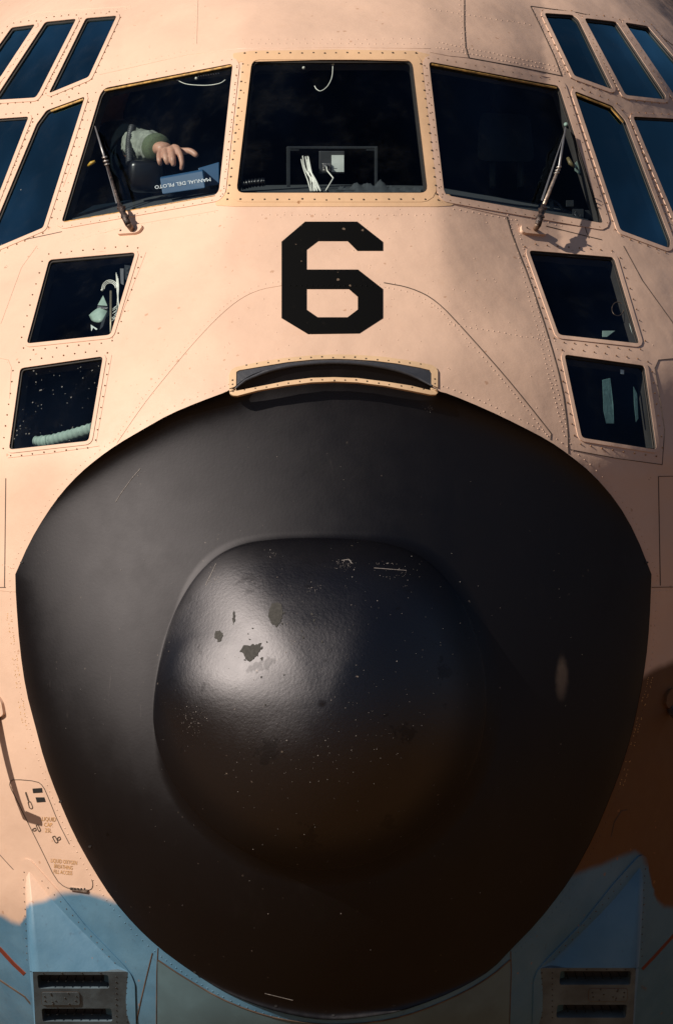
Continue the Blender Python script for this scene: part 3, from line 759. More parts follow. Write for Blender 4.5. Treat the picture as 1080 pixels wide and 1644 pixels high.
for cx, cy, sx_, sy_, m_ in ((556,906,9,5,60), (342,925,5,10,30), (640,918,16,6,26), (470,1030,3,2,14), (500,945,5,3,18), (690,655,4,4,22), (227,758,7,6,10), (435,890,5,3,14), (615,905,14,2,16), (300,1150,6,14,24), (316,1160,10,12,30)):
    for _ in range(m_): scf.append((cx+rng.normal(0, sx_), cy+rng.normal(0, sy_)))
for _ in range(300): scf.append((rng.normal(510, 110), rng.normal(1130, 105)))
for _ in range(160):
    a = rng.uniform(0, 6.28); r_ = rng.uniform(.1, 1); scf.append((530+430*r_*math.cos(a), 1120+430*r_*math.sin(a)))
scf = np.array(scf); scf = scf[inside(scf, offset(RIM, -8))]
dots('stone_chip', scf, list(rng.choice([.35, .5, .75, 1.1], len(scf), p=[.45, .35, .15, .05])), m_scuff, RD, h=.0009, fn=Drad, n=5, stuff=True)
for L in ([(186,806),(196,790),(212,768),(226,752)], [(548,900),(560,898),(565,905)], [(600,912),(652,916)], [(330,940),(340,920),(347,905)], [(425,1595),(470,1606)]):
    ribbon('scratch', L, 1.0, m_scuff, RD, off=.0008, h=.0003, fn=Drad)
for p in ((95,1289),(142,1361),(310,1563),(440,1617),(538,1632),(635,1616),(33,905),(1040,905)):
    plate('drain_slot', blot(p[0]+(3 if p[0]<535 else -3), p[1]-2, 2.6, 1.8, 8, .1), m_black, RD, off=.002, thick=.002, fn=Drad, step=4)

# scoop / access cover over the seam
def sh(L): return [(340+x*.3704, 560+y*.3704) for x, y in L]
SCP = bpy.data.objects.new('seam_cover', None); COL.objects.link(SCP); SCP.parent = AC; SCP['label'] = 'long curved cover with a pale riveted frame at the top of the radome'
up_o = sh([(77,176),(77,118),(86,96),(104,84),(200,62),(320,44),(430,33),(530,29),(630,31),(750,40),(860,56),(950,74),(968,84),(977,100),(977,172)])
up_i = sh([(950,160),(950,108),(942,96),(900,86),(800,68),(700,56),(600,50),(530,48),(440,51),(330,62),(220,80),(120,97),(108,104),(107,166)])
plate('upper_frame', up_o+up_i, m_strip, SCP, off=.0045, thick=.0045, step=6)
lo = sh([(78,178),(80,198),(94,206),(112,207),(200,184),(320,163),(430,149),(530,145),(630,149),(750,164),(860,185),(945,202),(968,202),(978,192),(977,174),(950,168),(946,184),(860,163),(750,146),(630,131),(530,127),(430,130),(320,144),(200,168),(108,186),(105,170)])
def Dcover(px, py): return np.minimum(Dskin(px, py), Drad(px, py))
plate('lower_frame', lo, m_strip, SCP, off=.0045, thick=.007, step=5, fn=Dcover)
plate('cover_sheet', offset(sh([(950,160),(950,108),(942,96),(800,68),(700,56),(600,50),(530,48),(440,51),(330,62),(220,80),(120,97),(108,104),(107,166),(200,120),(320,82),(430,66),(530,62),(640,66),(760,84),(860,110)]), .5), m_lip, SCP, off=.002, thick=.002, step=6)
lip = smooth_open(sh([(100,172),(150,135),(220,103),(320,76),(430,62),(530,58),(640,62),(760,80),(860,106),(960,158)]), 2)
Lq = resample(lip, 8, False); pl, _ = lift(Lq[:, 0], Lq[:, 1], .004, Dcover)
tube('rubber_lip', list(pl), [.0065*min(1, .35+4*min(i, len(pl)-1-i)/len(pl)) for i in range(len(pl))], m_lip, SCP)
fs = line(sh([(150,76)])[0], sh([(430,41)])[0], 17)+line(sh([(430,41)])[0], sh([(620,41)])[0], 17)+line(sh([(620,41)])[0], sh([(905,71)])[0], 17)+[sh([p])[0] for p in ((92,140),(92,158),(964,135),(964,155))]
dots('cover_screw', [(x, y) for x, y in fs], 2.0, m_screwd, SCP, h=.0062, stuff=True)
fs = line(sh([(95,190)])[0], sh([(430,139)])[0], 17)+line(sh([(430,139)])[0], sh([(625,139)])[0], 17)+line(sh([(625,139)])[0], sh([(962,186)])[0], 17)
dots('strip_screw', fs, 1.9, m_screwd, SCP, h=.0062, fn=Dcover, stuff=True)

# wipers
m_pm = plain('worn_pale_arm', (.42, .33, .27), .35, metal=.5, var=.5, nscale=60, bump=.4)
def wiper(pts_, offs, blade, base, knob, mount, amat):
    W = bpy.data.objects.new('windshield_wiper', None); COL.objects.link(W); W.parent = AC
    Q = [pt(x, y, float(Dskin(x, y))-o*1.35/K) for (x, y), o in zip(pts_, offs)]
    tube('arm', [Q[1], (Q[1]+Q[2])/2, Q[2]], [.0038, .0048, .0052], amat, W, n=6)
    tube('arm_tip', [Q[0], Q[1]], [.0022, .0042], m_grey, W, n=6)
    tube('knuckle', [Q[2], Q[2].lerp(Q[3], .3), Q[2].lerp(Q[3], .45), Q[2].lerp(Q[3], .6), Q[3]], [.0065, .0105, .0075, .0105, .0095], m_arm, W, n=8)
    tube('pivot', [Q[3], Q[4]], [.0085, .0075], m_armw, W, n=10)
    for t in (.02, .10, .17): 
        c = Q[1].lerp(Q[2], t); tube('arm_bolt', [c-Vector((.007, .003, 0)), c+Vector((.007, -.006, .003))], .0028, m_steel, W, n=7)
    for t in (.2, .65): c = Q[2].lerp(Q[3], t); tube('clamp_bolt', [c-Vector((.011, 0, 0)), c+Vector((.012, -.005, .004))], .0042, m_arm, W, n=6)
    B = [pt(x, y, float(Dskin(x, y))-.020/K) for x, y in blade]; B2 = [pt(x, y, float(Dskin(x, y))+.002/K) for x, y in blade]
    nb = (B[1]-B[0]).normalized(); sd = nb.cross(Vector((0, -1, 0))).normalized()*.0032
    hull('blade', [B[0]-sd*.3, B[1]-sd, B[1]+sd, B[0]+sd*.3], [B2[0]-sd*.2, B2[1]-sd*.6, B2[1]+sd*.6, B2[0]+sd*.2], m_grey, W, bev=.0008)
    plate('base_plate', rounded(mount, 3), m_skin, W, off=.009, thick=.009, step=4)
    dots('base_bolt', knob, 2.4, m_screwd, W, h=.013)
wiper([(153,203),(168,252),(192,328),(206,360),(214,371)], [.022, .050, .060, .052, .006], [(154,205),(188,326)], None, [(197,373.5)], [(191,379),(191,373),(199,369),(222,364),(229,362),(231,367),(226,374),(220,377)], m_arm)
wiper([(907,205),(897,268),(872,330),(863,361),(858,370)], [.020, .045, .058, .052, .006], [(908,205),(869,322)], None, [(842,369)], [(834,373),(834,364),(839,363),(846,367),(872,371),(877,375),(873,380),(840,377)], m_pm)

# pitot tubes on the cheeks
def onsurf(px, py, t):
    return Vector(lift(float(px), float(py), 0)[0])+SUN*t
bend = onsurf(37, 1309, .25); tip = onsurf(66, 1319, .225); b0 = Vector(lift(-3., 1150., 0)[0])
PT = bpy.data.objects.new('pitot_tube', None); COL.objects.link(PT); PT.parent = AC
def pitot(b0, bend, tip, PT, flange):
    tube('mast', [b0, b0.lerp(bend, .4), b0.lerp(bend, .85), bend.lerp(tip, .08), bend.lerp(tip, .3)], [.014, .0125, .0115, .011, .0105], m_steel, PT, n=12)
    tube('probe', [bend.lerp(tip, .25), tip], [.0112, .009], m_steel, PT, n=12)
    plate('mount_flange', rounded(flange, 4), m_skin, PT, off=.010, thick=.010, step=5)
pitot(b0, bend, tip, PT, [(-14,1118),(0,1116),(7,1128),(10,1146),(6,1150),(-10,1156)])
PT2 = bpy.data.objects.new('pitot_tube', None); COL.objects.link(PT2); PT2.parent = AC
mir = lambda p: Vector((-p.x, p.y, p.z))
pitot(mir(b0)+Vector((.005, 0, .02)), mir(bend)+Vector((.0, 0, .03)), mir(tip)+Vector((.06, 0, .03)), PT2, [(1086,1106),(1073,1105),(1066,1116),(1064,1130),(1068,1137),(1084,1140)])

# red stripes low on the cheeks
ribbon('red_stripe', [(-60,1480),(0,1523),(22,1547),(40,1564)], 7, m_red, AC, off=.001, h=0)
ribbon('red_stripe', [(1140,1450),(1080,1502),(1050,1535),(1030,1556)], 5, m_red, AC, off=.001, h=0)
# belly doors under the radome
dl = smooth_open([(254,1541),(262,1546),(276,1556),(300,1571),(350,1601),(400,1622),(450,1636),(500,1643),(545,1645),(600,1641),(650,1631),(700,1613),(750,1590),(790,1565),(812,1546),(818,1541)], 1)
door = list(map(tuple, dl))+[(815,1700),(253,1700)]
plate('belly_door', door, m_teald, AC, off=.0018, thick=.002, step=10, grid=24)
ribbon('panel_seam', dl, 2.0, m_line, AC, off=.0026, h=.0006)

# chin fairings
def fairing(mirror):
    X = (lambda x: 1073-x) if mirror else (lambda x: x)
    dy = -6 if mirror else 0
    FR = bpy.data.objects.new('chin_fairing', None); COL.objects.link(FR); FR.parent = AC
    fl = [(42,1378),(50,1380),(60,1391),(92,1427),(139,1486),(200,1549),(212,1564),(218,1580),(221,1700),(62,1700),(52,1620),(47,1560),(39,1483),(34,1396),(36,1384)]
    plate('flange', rounded([(X(x), y+dy) for x, y in fl], 4), m_skin, FR, off=.004, thick=.004, grid=30)
    def S(x, y, o=-.004): return Vector(lift(float(X(x)), float(y+dy), o)[0])
    D0 = float(Dskin(X(60), 1558+dy))-.30; D1 = float(Dskin(X(206), 1560+dy))-.008
    def fr(px, py):   # front face: leans back as it goes down
        t = (np.asarray(px, float)-X(56))/(X(205)-X(56)); return D0+(D1-D0)*t+(np.asarray(py, float)-1560-dy)/140*.22
    # top skin as a fan grid from the apex line to the ridge line, blended round at the ridge
    V = []; Q = []; n1, n2 = 14, 12
    for i in range(n1+1):
        s = i/n1
        for j in range(n2+1):
            t = j/n2
            lx = 47+(53-47)*s; rx = 52+(206-52)*s**1.02; y = 1397+(1560-1397)*s
            x = lx+(rx-lx)*t
            base = float(Dskin(X(x), y+dy)); apex = float(Dskin(X(47), 1397+dy))-.004
            ridge = float(fr(X(x), 1560+dy)); hgt = apex*(1-s)+ridge*s-.03*math.sin(math.pi*s)
            k = (1-t)**.0 * (1 if t < .7 else 1-((t-.7)/.3)**2*.9)
            D = min(base+.003, base*(1-k)+hgt*k) if t < 1 else base+.003 if s < .96 else ridge
            V.append(pt(X(x), y+dy, D)); Q.append((X(x), y+dy))
    F = [(i*(n2+1)+j, i*(n2+1)+j+1, (i+1)*(n2+1)+j+1, (i+1)*(n2+1)+j) for i in range(n1) for j in range(n2)]
    # outer side wall
    b = len(V)
    for i in range(n1+1): V.append(S(44-3*(1-i/n1)+8*i/n1-6, 1397+163*i/n1)); Q.append((X(45), 1397+163*i/n1+dy))
    F += [(i*(n2+1), (i+1)*(n2+1), b+i+1, b+i) for i in range(n1)]
    top = mk('fairing_body', V, F, m_skin, FR, px=np.array(Q))
    # front panel with two slots
    def frm(px, py): return fr(px, py)
    fo = rounded([(X(53), 1560+dy), (X(206), 1560+dy), (X(212), 1590+dy), (X(214), 1700+dy), (X(60), 1700+dy)], 5)
    sl = [rounded([(X(a), b_+dy) for a, b_ in s_], 4) for s_ in ([(60,1565),(174,1565),(176,1587),(62,1587)], [(67,1619),(179,1619),(181,1640),(69,1640)])]
    plate('front_panel', fo, m_bounce, FR, holes=sl, off=.0, thick=.05, fn=frm, grid=20)
    for s_ in sl:
        plate('slot_recess', offset(s_, .6), m_rec, FR, off=-.035, thick=0, fn=frm)
        dots('slot_rivet', [(X(78+i*14), s_[:, 1].mean()+1) for i in range(7)], 1.1, m_black, FR, h=-.033, fn=frm, stuff=True)
    pp = rounded([(X(67), 1593+dy), (X(128), 1593+dy), (X(129), 1613+dy), (X(68), 1613+dy)], 4)
    plate('access_plate', pp, m_bounce, FR, off=.002, thick=.002, fn=frm)
    plate('plate_gap', offset(pp, .8), m_line, FR, holes=[pp], off=.0008, thick=.0008, fn=frm)
    dots('access_screw', [(X(x), y+dy) for x, y in ((72,1599),(73,1606),(82,1594.5),(83,1597),(110,1594),(123,1599),(122,1606),(90,1606),(105,1602),(112,1611),(86,1611),(85,1608))], 1.9, m_black, FR, h=.0035, fn=frm, stuff=True)
    rows = [(X(x), y+dy) for x in (187, 204) for y in range(1568, 1644, 9)]+[(X(x), 1562.5+dy) for x in (70, 100, 132, 162)]
    dots('front_rivet', rows, 1.5, m_black, FR, h=.0012, fn=frm, stuff=True)
    e = [pt(X(206), 1560+dy, float(fr(X(206), 1560+dy))), pt(X(212), 1590+dy, float(fr(X(212), 1590+dy))), pt(X(214), 1700+dy, float(fr(X(214), 1700+dy)))]
    sk_ = [S(212, 1566), S(217, 1590), S(219, 1700)]
    mk('side_cheek', e+sk_, [(0, 1, 4, 3), (1, 2, 5, 4)], m_skin, FR, px=np.array([(X(212), 1600)]*6), smooth=False)
    e = [pt(X(53), 1560+dy, float(fr(X(53), 1560+dy))), pt(X(60), 1700+dy, float(fr(X(60), 1700+dy)))]; sk_ = [S(46, 1562), S(56, 1700)]
    mk('side_cheek', e+sk_, [(0, 1, 3, 2)], m_skin, FR, px=np.array([(X(50), 1600)]*4), smooth=False)
    sc_ = line((X(40), 1400+dy), (X(46), 1540+dy), 12)+line((X(70), 1414+dy), (X(196), 1556+dy), 15)
    dots('flange_screw', sc_, 1.4, m_line, FR, h=.006, stuff=True)
fairing(False); fairing(True)

# ------------------------------------------------------------------ inside the cockpit
def loose(name, label, cat, group=None): return empty(name, label, cat, (0, 0, 0), group)
# glareshield (part of the aircraft)
fr_ = [(110,352,.06),(210,334,.06),(375,308,.08),(540,305,.08),(695,308,.08),(840,336,.06),(950,356,.06)]
bk_ = [(150,330,.55),(240,316,.6),(385,298,.75),(540,296,.8),(690,298,.75),(810,318,.6),(900,332,.55)]
V = [ipt(x, y, d) for x, y, d in fr_]+[ipt(x, y, d) for x, y, d in bk_]; V += [v-Vector((0, 0, .03)) for v in V]
k = len(fr_); F = [(i, i+1, k+i+1, k+i) for i in range(k-1)]+[(2*k+i+1, 2*k+i, 3*k+i, 3*k+i+1) for i in range(k-1)]+[(i+1, i, 2*k+i, 2*k+i+1) for i in range(k-1)]+[(k+i, k+i+1, 3*k+i+1, 3*k+i) for i in range(k-1)]
mk('glareshield', V, F, m_shield, AC, smooth=False)

# binder with the pilot's manual
MB = loose('manual', 'blue pilot manual binder lying upside down behind the left windshield under a hand', 'book')
y0 = float(Dskin(290, 290))+.10
c4 = [pt(257, 286, y0+.03), pt(326, 273.5, y0), pt(330, 302, y0-.035), pt(261, 312, y0-.005)]
hull('spine', c4, [p+Vector((0, .012, .004)) for p in c4], m_blue, MB, bev=.003)
cv = [p+Vector((.0, .013, .004)) for p in c4]
hull('cover', cv, [p+Vector((.012, .15, -.004)) for p in cv], m_blue, MB, bev=.003)
ex = (c4[2]-c4[3]); ey = (c4[0]-c4[3]); no = ex.cross(ey).normalized(); no = no if no.y < 0 else -no
cc = (c4[0]+c4[1]+c4[2]+c4[3])/4-ey*.02; exn = ex.normalized(); eyn = ey.normalized()
lettering('title_lettering', 'MANUAL DEL PILOTO', lambda x, y: cc-exn*x-eyn*(y-.004)+no*.0012, .0165, m_text, MB)
FB = loose('folder', 'dark blue folder behind the manual at the right corner of the left windshield', 'folder')
q4 = [pt(318, 270, y0+.10), pt(352, 260, y0+.10), pt(352, 296, y0+.06), pt(331, 300, y0+.06)]
hull('cover', q4, [p+Vector((.0, .02, .0)) for p in q4], m_blue, FB, bev=.002)

# person: one body mesh from a skinned skeleton
def skinned(name, joints, bones, roots, mat, parent, voxel=.004, smooth=4):
    me = bpy.data.meshes.new(name); me.from_pydata([tuple(j[0]) for j in joints], bones, []); me.materials.append(mat)
    o = bpy.data.objects.new(name, me); COL.objects.link(o)
    o.modifiers.new('skin', 'SKIN')
    me.skin_vertices or None
    for i, j in enumerate(joints):
        sv = me.skin_vertices[0].data[i]; sv.radius = (j[1], j[1]*(j[2] if len(j) > 2 else 1)); sv.use_root = i in roots
    s = o.modifiers.new('subdivide', 'SUBSURF'); s.levels = 2; s.render_levels = 2
    r = o.modifiers.new('fuse', 'REMESH'); r.mode = 'VOXEL'; r.voxel_size = voxel; r.use_smooth_shade = True
    if smooth: m_ = o.modifiers.new('relax', 'SMOOTH'); m_.iterations = smooth; m_.factor = .5
    dg = bpy.context.evaluated_depsgraph_get(); nm = bpy.data.meshes.new_from_object(o.evaluated_get(dg))
    o.modifiers.clear(); o.data = nm
    if not nm.materials: nm.materials.append(mat)
    nm.polygons.foreach_set('use_smooth', [True]*len(nm.polygons)); o.parent = parent
    return o
PE = loose('person', 'person in an olive flight jacket reaching a hand to the manual behind the left windshield', 'person')
yh = float(Dskin(280, 250))+.10
def hp(x, y, d): return pt(x, y, yh+d)
J = [(pt(165,350,3.45), .11), (pt(168,240,3.35), .11), (pt(170,200,3.3), .06), (pt(172,175,3.25), .05), (pt(174,140,3.2), .085), (pt(174,108,3.2), .075),
     (pt(215,222,3.2), .045), (pt(205,262,2.5), .036), (pt(218,236,yh+.36), .042), (hp(258,238,.10), .026, .8), (hp(270,240,.05), .034, .6)]
Bn = [(0,1),(1,2),(2,3),(3,4),(4,5),(1,6),(6,7),(7,8),(8,9),(9,10)]
roots = {0}
def finger(chain):
    s = len(J)
    for p in chain: J.append(p)
    for i in range(len(chain)-1): Bn.append((s+i, s+i+1))
    roots.add(s)
finger([(hp(262,240,.06), 0.0112), (hp(256,248,.02), 0.0099), (hp(256,258,-.01), 0.0082), (hp(259,266,.0), 0.0069)])
finger([(hp(267,239,.05), 0.0112), (hp(265,246,.00), 0.0103), (hp(267,256,-.035), 0.0090), (hp(271,265,-.03), 0.0073)])
finger([(hp(273,238,.05), 0.0112), (hp(276,242,-.005), 0.0103), (hp(278,256,-.045), 0.0093), (hp(279,268,-.045), 0.0077)])
finger([(hp(277,236,.05), 0.0112), (hp(285,238,-.00), 0.0101), (hp(291,252,-.04), 0.0090), (hp(293,264,-.05), 0.0077), (hp(291,274,-.045), 0.0065)])
finger([(hp(272,242,.06), 0.0120), (hp(292,243,.04), 0.0116), (hp(306,242,.01), 0.0099), (hp(313,247,-.005), 0.0095), (hp(318,252,-.015), 0.0077)])
skinned('body', J, Bn, roots, m_skinp, PE, .0026, 2)
def D_(a, b, t): return a.lerp(b, t)
el = pt(205,262,2.5); fm = pt(222,232,yh+.34); wr = hp(258,238,.10)
slv = skinned('jacket_sleeve', [(D_(fm, wr, -.25), .052), (D_(fm, wr, .0), .049), (D_(fm, wr, .35), .050), (D_(fm, wr, .6), .046), (D_(fm, wr, .80), .042)], [(0,1),(1,2),(2,3),(3,4)], {0}, m_olive, PE, .004, 2)
tx = bpy.data.textures.new('folds', 'CLOUDS'); tx.noise_scale = .020; tx.noise_depth = 1; tx.noise_basis = 'IMPROVED_PERLIN'
dm = slv.modifiers.new('folds', 'DISPLACE'); dm.texture = tx; dm.strength = .020; dm.mid_level = .5
tube('jacket_cuff', [D_(fm, wr, .74), D_(fm, wr, .80), D_(fm, wr, .93), D_(fm, wr, 1.0)], [.040, .042, .038, .034], m_cuff, PE, n=24)
skinned('flight_suit', [(pt(165,365,3.48), .17), (pt(168,240,3.36), .18), (pt(170,202,3.32), .09), (pt(215,222,3.22), .075), (el, .058), (pt(216,240,yh+.40), .055)], [(0,1),(1,2),(1,3),(3,4),(4,5)], {0}, m_dsuit, PE, .008, 2)
skinned('hair', [(pt(174,136,3.28), .085), (pt(174,110,3.24), .085)], [(0,1)], {0}, m_hair, PE, .006, 2)

# oxygen hose
HS = loose('oxygen_hose', 'black corrugated oxygen hose standing left of the flight jacket sleeve', 'hose')
cl = curve3([ipt(209, 262, .12), ipt(208, 240, .12), ipt(209, 222, .12), ipt(213, 204, .14)], 30); rr = [.0098+.0020*math.sin(i*2*math.pi/4.8) for i in range(len(cl))]
tube('hose', cl, rr, m_instr, HS, n=16)
# compass / instrument hood, rounded black
HD = loose('instrument_hood', 'rounded glossy black instrument hood below the sleeve in the left windshield', 'instrument')
m_gl = plain('glossy_black', (.006, .006, .007), .3)
c = ipt(236, 283, .26); V = []; F = []; n1, n2 = 12, 24
for i in range(n1+1):
    a = math.pi*i/n1
    for j in range(n2): b_ = 2*math.pi*j/n2; se = lambda q: math.copysign(abs(q)**.4, q); V.append(c+Vector((.052*se(math.sin(a))*se(math.cos(b_)), .06*se(math.sin(a))*se(math.sin(b_)), .046*se(math.cos(a)))))
for i in range(n1):
    for j in range(n2): q = (j+1) % n2; F.append((i*n2+j, i*n2+q, (i+1)*n2+q, (i+1)*n2+j))
mk('hood_shell', V, F, m_gl, HD)
# glare shield cloth bump bottom of the centre window
# display box in the centre windshield
DB = loose('display_mount', 'dark instrument box with a pale label inside the centre windshield', 'instrument')
def bx(name, x0, y0_, x1, y1, d, th, mat, par, bev=.001, **kw):
    a = ipt((x0+x1)/2, (y0_+y1)/2, d); s = (CD+float(Dskin((x0+x1)/2, (y0_+y1)/2))+d)/CD*K/PX
    return box(name, a, ((x1-x0)/2*s, 0, 0), (0, th, 0), (0, 0, (y1-y0_)/2*s), mat, par, bev, **kw)
m_fr = plain('grey_bracket', (.016, .020, .024), .5, bump=.1)
bx('bracket_top', 461, 235, 606, 239, .16, .006, m_fr, DB); bx('bracket_side', 460, 236, 466, 300, .16, .006, m_fr, DB); bx('bracket_side', 601, 236, 606, 300, .16, .006, m_fr, DB)
bx('corner_gusset', 466, 239, 480, 242, .16, .005, m_fr, DB); bx('corner_gusset', 588, 239, 601, 242, .16, .005, m_fr, DB)
bx('instrument_box', 512, 243, 553, 278, .17, .02, m_instr, DB, .002)
bx('paper_label', 532, 249, 552, 276, .14, .0008, m_label, DB, 0)
for a_, b_, c_, d_ in ((536,252,538,268),(541,254,546,256),(543,258,549,259.5),(535,270,541,271)): bx('label_print', a_, b_, c_, d_, .137, .0004, m_instr, DB, 0)
bx('connector_plate', 518, 262, 530, 274, .145, .003, m_steel, DB)
for p in ((519.5,263.5),(528.5,263.5),(519.5,272.5),(528.5,272.5)): bx('screw_head', p[0]-1, p[1]-1, p[0]+1, p[1]+1, .138, .001, m_white, DB, 0)
tube('connector', [ipt(524, 268, .145), ipt(524, 268, .115)], .0075, m_instr, DB, n=12)
RG = [ipt(525+4.2*math.cos(a), 251+4.2*math.sin(a), .142) for a in np.linspace(0, 2*math.pi, 17)]; tube('ring_mark', RG, .0006, m_grey, DB, n=4)
tube('ring_mark', [ipt(525, 247, .142), ipt(525, 255, .142)], .0006, m_grey, DB, n=4)
tube('lead', [ipt(524, 268, .115), ipt(525, 274, .10), ipt(535, 286, .09), ipt(523, 306, .08)], .0019, m_white, DB, n=7)
CB = loose('cable_bundle', 'bundle of white cables hanging down the left of the centre windshield', 'cables')
for i in range(11):
    x0 = 483+rng.uniform(0, 13); x1 = 500+i*1.5+rng.uniform(-2, 2)
    tube('cable', curve3([ipt(x0, 254+rng.uniform(-6, 6), .12), ipt(x0+4, 272, .10), ipt((x0+x1)/2+3, 290, .09), ipt(x1, 307, .08)], 6), .0016, m_white, CB, n=6)
WL = loose('wire_loop', 'thin white wire loop hanging from the top of the centre windshield', 'wire')
tube('wire', curve3([ipt(534, 98, .03), ipt(534, 112, .035), ipt(532, 126, .04), ipt(525, 139, .045), ipt(515, 146, .05), ipt(508, 143, .05), ipt(505, 138, .05)], 6), .0013, m_white, WL, n=6)
bx('wire_clip', 532.5, 101, 536.5, 104, .028, .002, m_white, WL)
for (x, y) in ((487.5, 108.8), (315.5, 125.5)):
    LP = loose('stud', 'small round white stud at the top inside the %s windshield' % ('centre' if x > 400 else 'left'), 'stud')
    tube('stud_head', [ipt(x, y, .05), ipt(x, y, .04)], .0042, m_white, LP, n=12); tube('stud_rim', [ipt(x, y, .055), ipt(x, y, .05)], .006, m_grey, LP, n=12)
WW = loose('overhead_wire', 'pale thin wire sagging at the top right inside the left windshield', 'wire')
tube('wire', curve3([ipt(284, 128, .04), ipt(300, 135, .045), ipt(330, 137, .045), ipt(352, 134, .04), ipt(362, 128, .04)], 6), .0012, m_white, WW, n=6)
for i in range(9): x = 318+i*4; bx('terminal', x, 121.5-i*.6, x+2.2, 123.3-i*.6, .05, .002, m_steel, WW, 0)
TW = loose('tube_roll', 'dark coiled sleeve lying in the lower left corner of the centre windshield', 'cable sleeve')
cl = curve3([ipt(388, 298, .05), ipt(405, 294, .06), ipt(425, 292, .06)], 16); tube('sleeve', cl, [.0115+.002*math.sin(i*1.6) for i in range(len(cl))], m_gl, TW, n=12)
CO = loose('black_cloth', 'crumpled black cloth on the glareshield at the bottom right of the centre windshield', 'cloth')
V = []; F = []; a1, a2 = 26, 8
for i in range(a1+1):
    for j in range(a2+1):
        x = 535+i*5.4; t = j/a2; z = 5+7*math.exp(-((i-8)/3.)**2)+11*math.exp(-((i-14)/2.5)**2)*(1 if j < 5 else .4)+4*math.sin(i*1.7+j*.8)+rng.uniform(0, 3)
        V.append(ipt(x, 309-z*math.sin(math.pi*t), .07+.25*t))
for i in range(a1):
    for j in range(a2): q = i*(a2+1)+j; F.append((q, q+a2+1, q+a2+2, q+1))
mk('cloth_folds', V, F, m_shield, CO)
OP = loose('overhead_console', 'dim grey green overhead panel strip at the top left inside the centre windshield', 'panel')
m_dim = plain('dim_grey_green', (.05, .055, .045), .8, bump=.3)
pr0 = lambda nm, P_, d, mat, par, th=.02: hull(nm, [ipt(x, y, d) for x, y in P_], [ipt(x, y, d+th) for x, y in P_], mat, par)
pr0('panel_edge', [(408,106),(502,106),(502,112),(487,118),(470,115),(452,119),(430,118),(408,121)], .12, m_dim, OP)
tube('panel_knob', [ipt(431, 110, .11), ipt(431, 110, .09)], .005, m_instr, OP)
YK = loose('control_yoke', 'dim control yoke low behind the right windshield wiper', 'yoke')
tube('yoke_wheel', curve3([ipt(x, y, .25) for x, y in ((862,345),(866,330),(880,322),(896,328),(906,345))], 6), .0035, m_fr, YK)
tube('yoke_column', [ipt(884, 323, .26), ipt(886, 352, .28)], .006, m_dim, YK)
IP = loose('instrument_cluster', 'dim instrument boxes at the lower right corner inside the right windshield', 'instruments')
for a_, b_, c_, d_ in ((918,336,936,350),(908,322,920,332),(938,338,950,352)): bx('instrument_case', a_, b_, c_, d_, .16, .02, m_fr, IP)
tube('gauge_rim', [ipt(927+5*math.cos(a), 343+5*math.sin(a), .13) for a in np.linspace(0, 2*math.pi, 17)], .0008, m_grey, IP, n=5)
ST = loose('seat_headrest', 'dark seat headrest deep behind the right windshield', 'seat')
pr0('cushion', rounded([(770,180),(850,185),(858,260),(765,258)], 14), .9, m_dim, ST, .12)
tube('support_rod', [ipt(790, 258, .95), ipt(790, 300, .95)], .01, m_dim, ST); tube('support_rod', [ipt(835, 258, .95), ipt(835, 300, .95)], .01, m_dim, ST)
m_br0 = plain('dull_ochre_handle', (.16, .12, .05), .5)
# latches beside the windshields
LA = loose('window_latch', 'latch with amber tip at the left edge of the left windshield', 'latch')
hull('latch_plate', [ipt(133,262,.08), ipt(141,258,.08), ipt(146,268,.08), ipt(137,283,.08), ipt(130,280,.08)], [ipt(133,262,.10), ipt(141,258,.10), ipt(146,268,.10), ipt(137,283,.10), ipt(130,280,.10)], m_fr, LA)
tube('amber_handle', [ipt(141,267,.06), ipt(147,262,.05), ipt(153,259,.05)], [.003, .006, .004], m_amber, LA)
LB = loose('window_latch', 'pale green latch at the right edge of the right windshield', 'latch')
hull('latch_plate', [ipt(921,264,.05), ipt(929,254,.05), ipt(933,262,.05), ipt(936,273,.05), ipt(929,280,.05), ipt(922,274,.05)], [ipt(921,264,.07), ipt(929,254,.07), ipt(933,262,.07), ipt(936,273,.07), ipt(929,280,.07), ipt(922,274,.07)], m_pale, LB)
tube('handle', [ipt(921,268,.05), ipt(915,262,.05), ipt(911,254,.06)], [.004, .0065, .005], m_br0, LB)
tube('latch_bolt', [ipt(925,270,.047), ipt(925,270,.04)], .003, m_instr, LB)
LC = loose('green_stop', 'small pale green knob at the upper right edge of the right windshield', 'knob')
tube('knob_head', [ipt(907,198,.05), ipt(908,200,.03), ipt(908,201,.02)], [.003, .007, .004], m_pale, LC)
# upper chin window left: seat fittings
SF = loose('pale_bracket', 'silvery green curved bracket inside the upper left chin window', 'bracket')
V = []; F = []
for i in range(9):
    for j in range(5):
        t = i/8; s = j/4; x = 143+30*t+4*s; y = 506-13*math.sin(math.pi*t*.7)+22*s*(.4+.6*math.sin(math.pi*t)); V.append(ipt(x, y, .10-.03*math.sin(math.pi*t)+.02*s))
for i in range(8):
    for j in range(4): q = i*5+j; F.append((q, q+1, q+6, q+5))
o = mk('curved_plate', V, F, m_pale, SF); md = o.modifiers.new('thick', 'SOLIDIFY'); md.thickness = .003
def pr(nm, P_, d, mat, par, th=.02): return hull(nm, [ipt(x, y, d) for x, y in P_], [ipt(x, y, d+th) for x, y in P_], mat, par)
pr('upper_plate', [(166,474),(173,491),(157,490)], .08, m_pale, SF); pr('hinge_bar', [(157,491),(174,493),(173,496),(156,495)], .075, m_steel, SF)
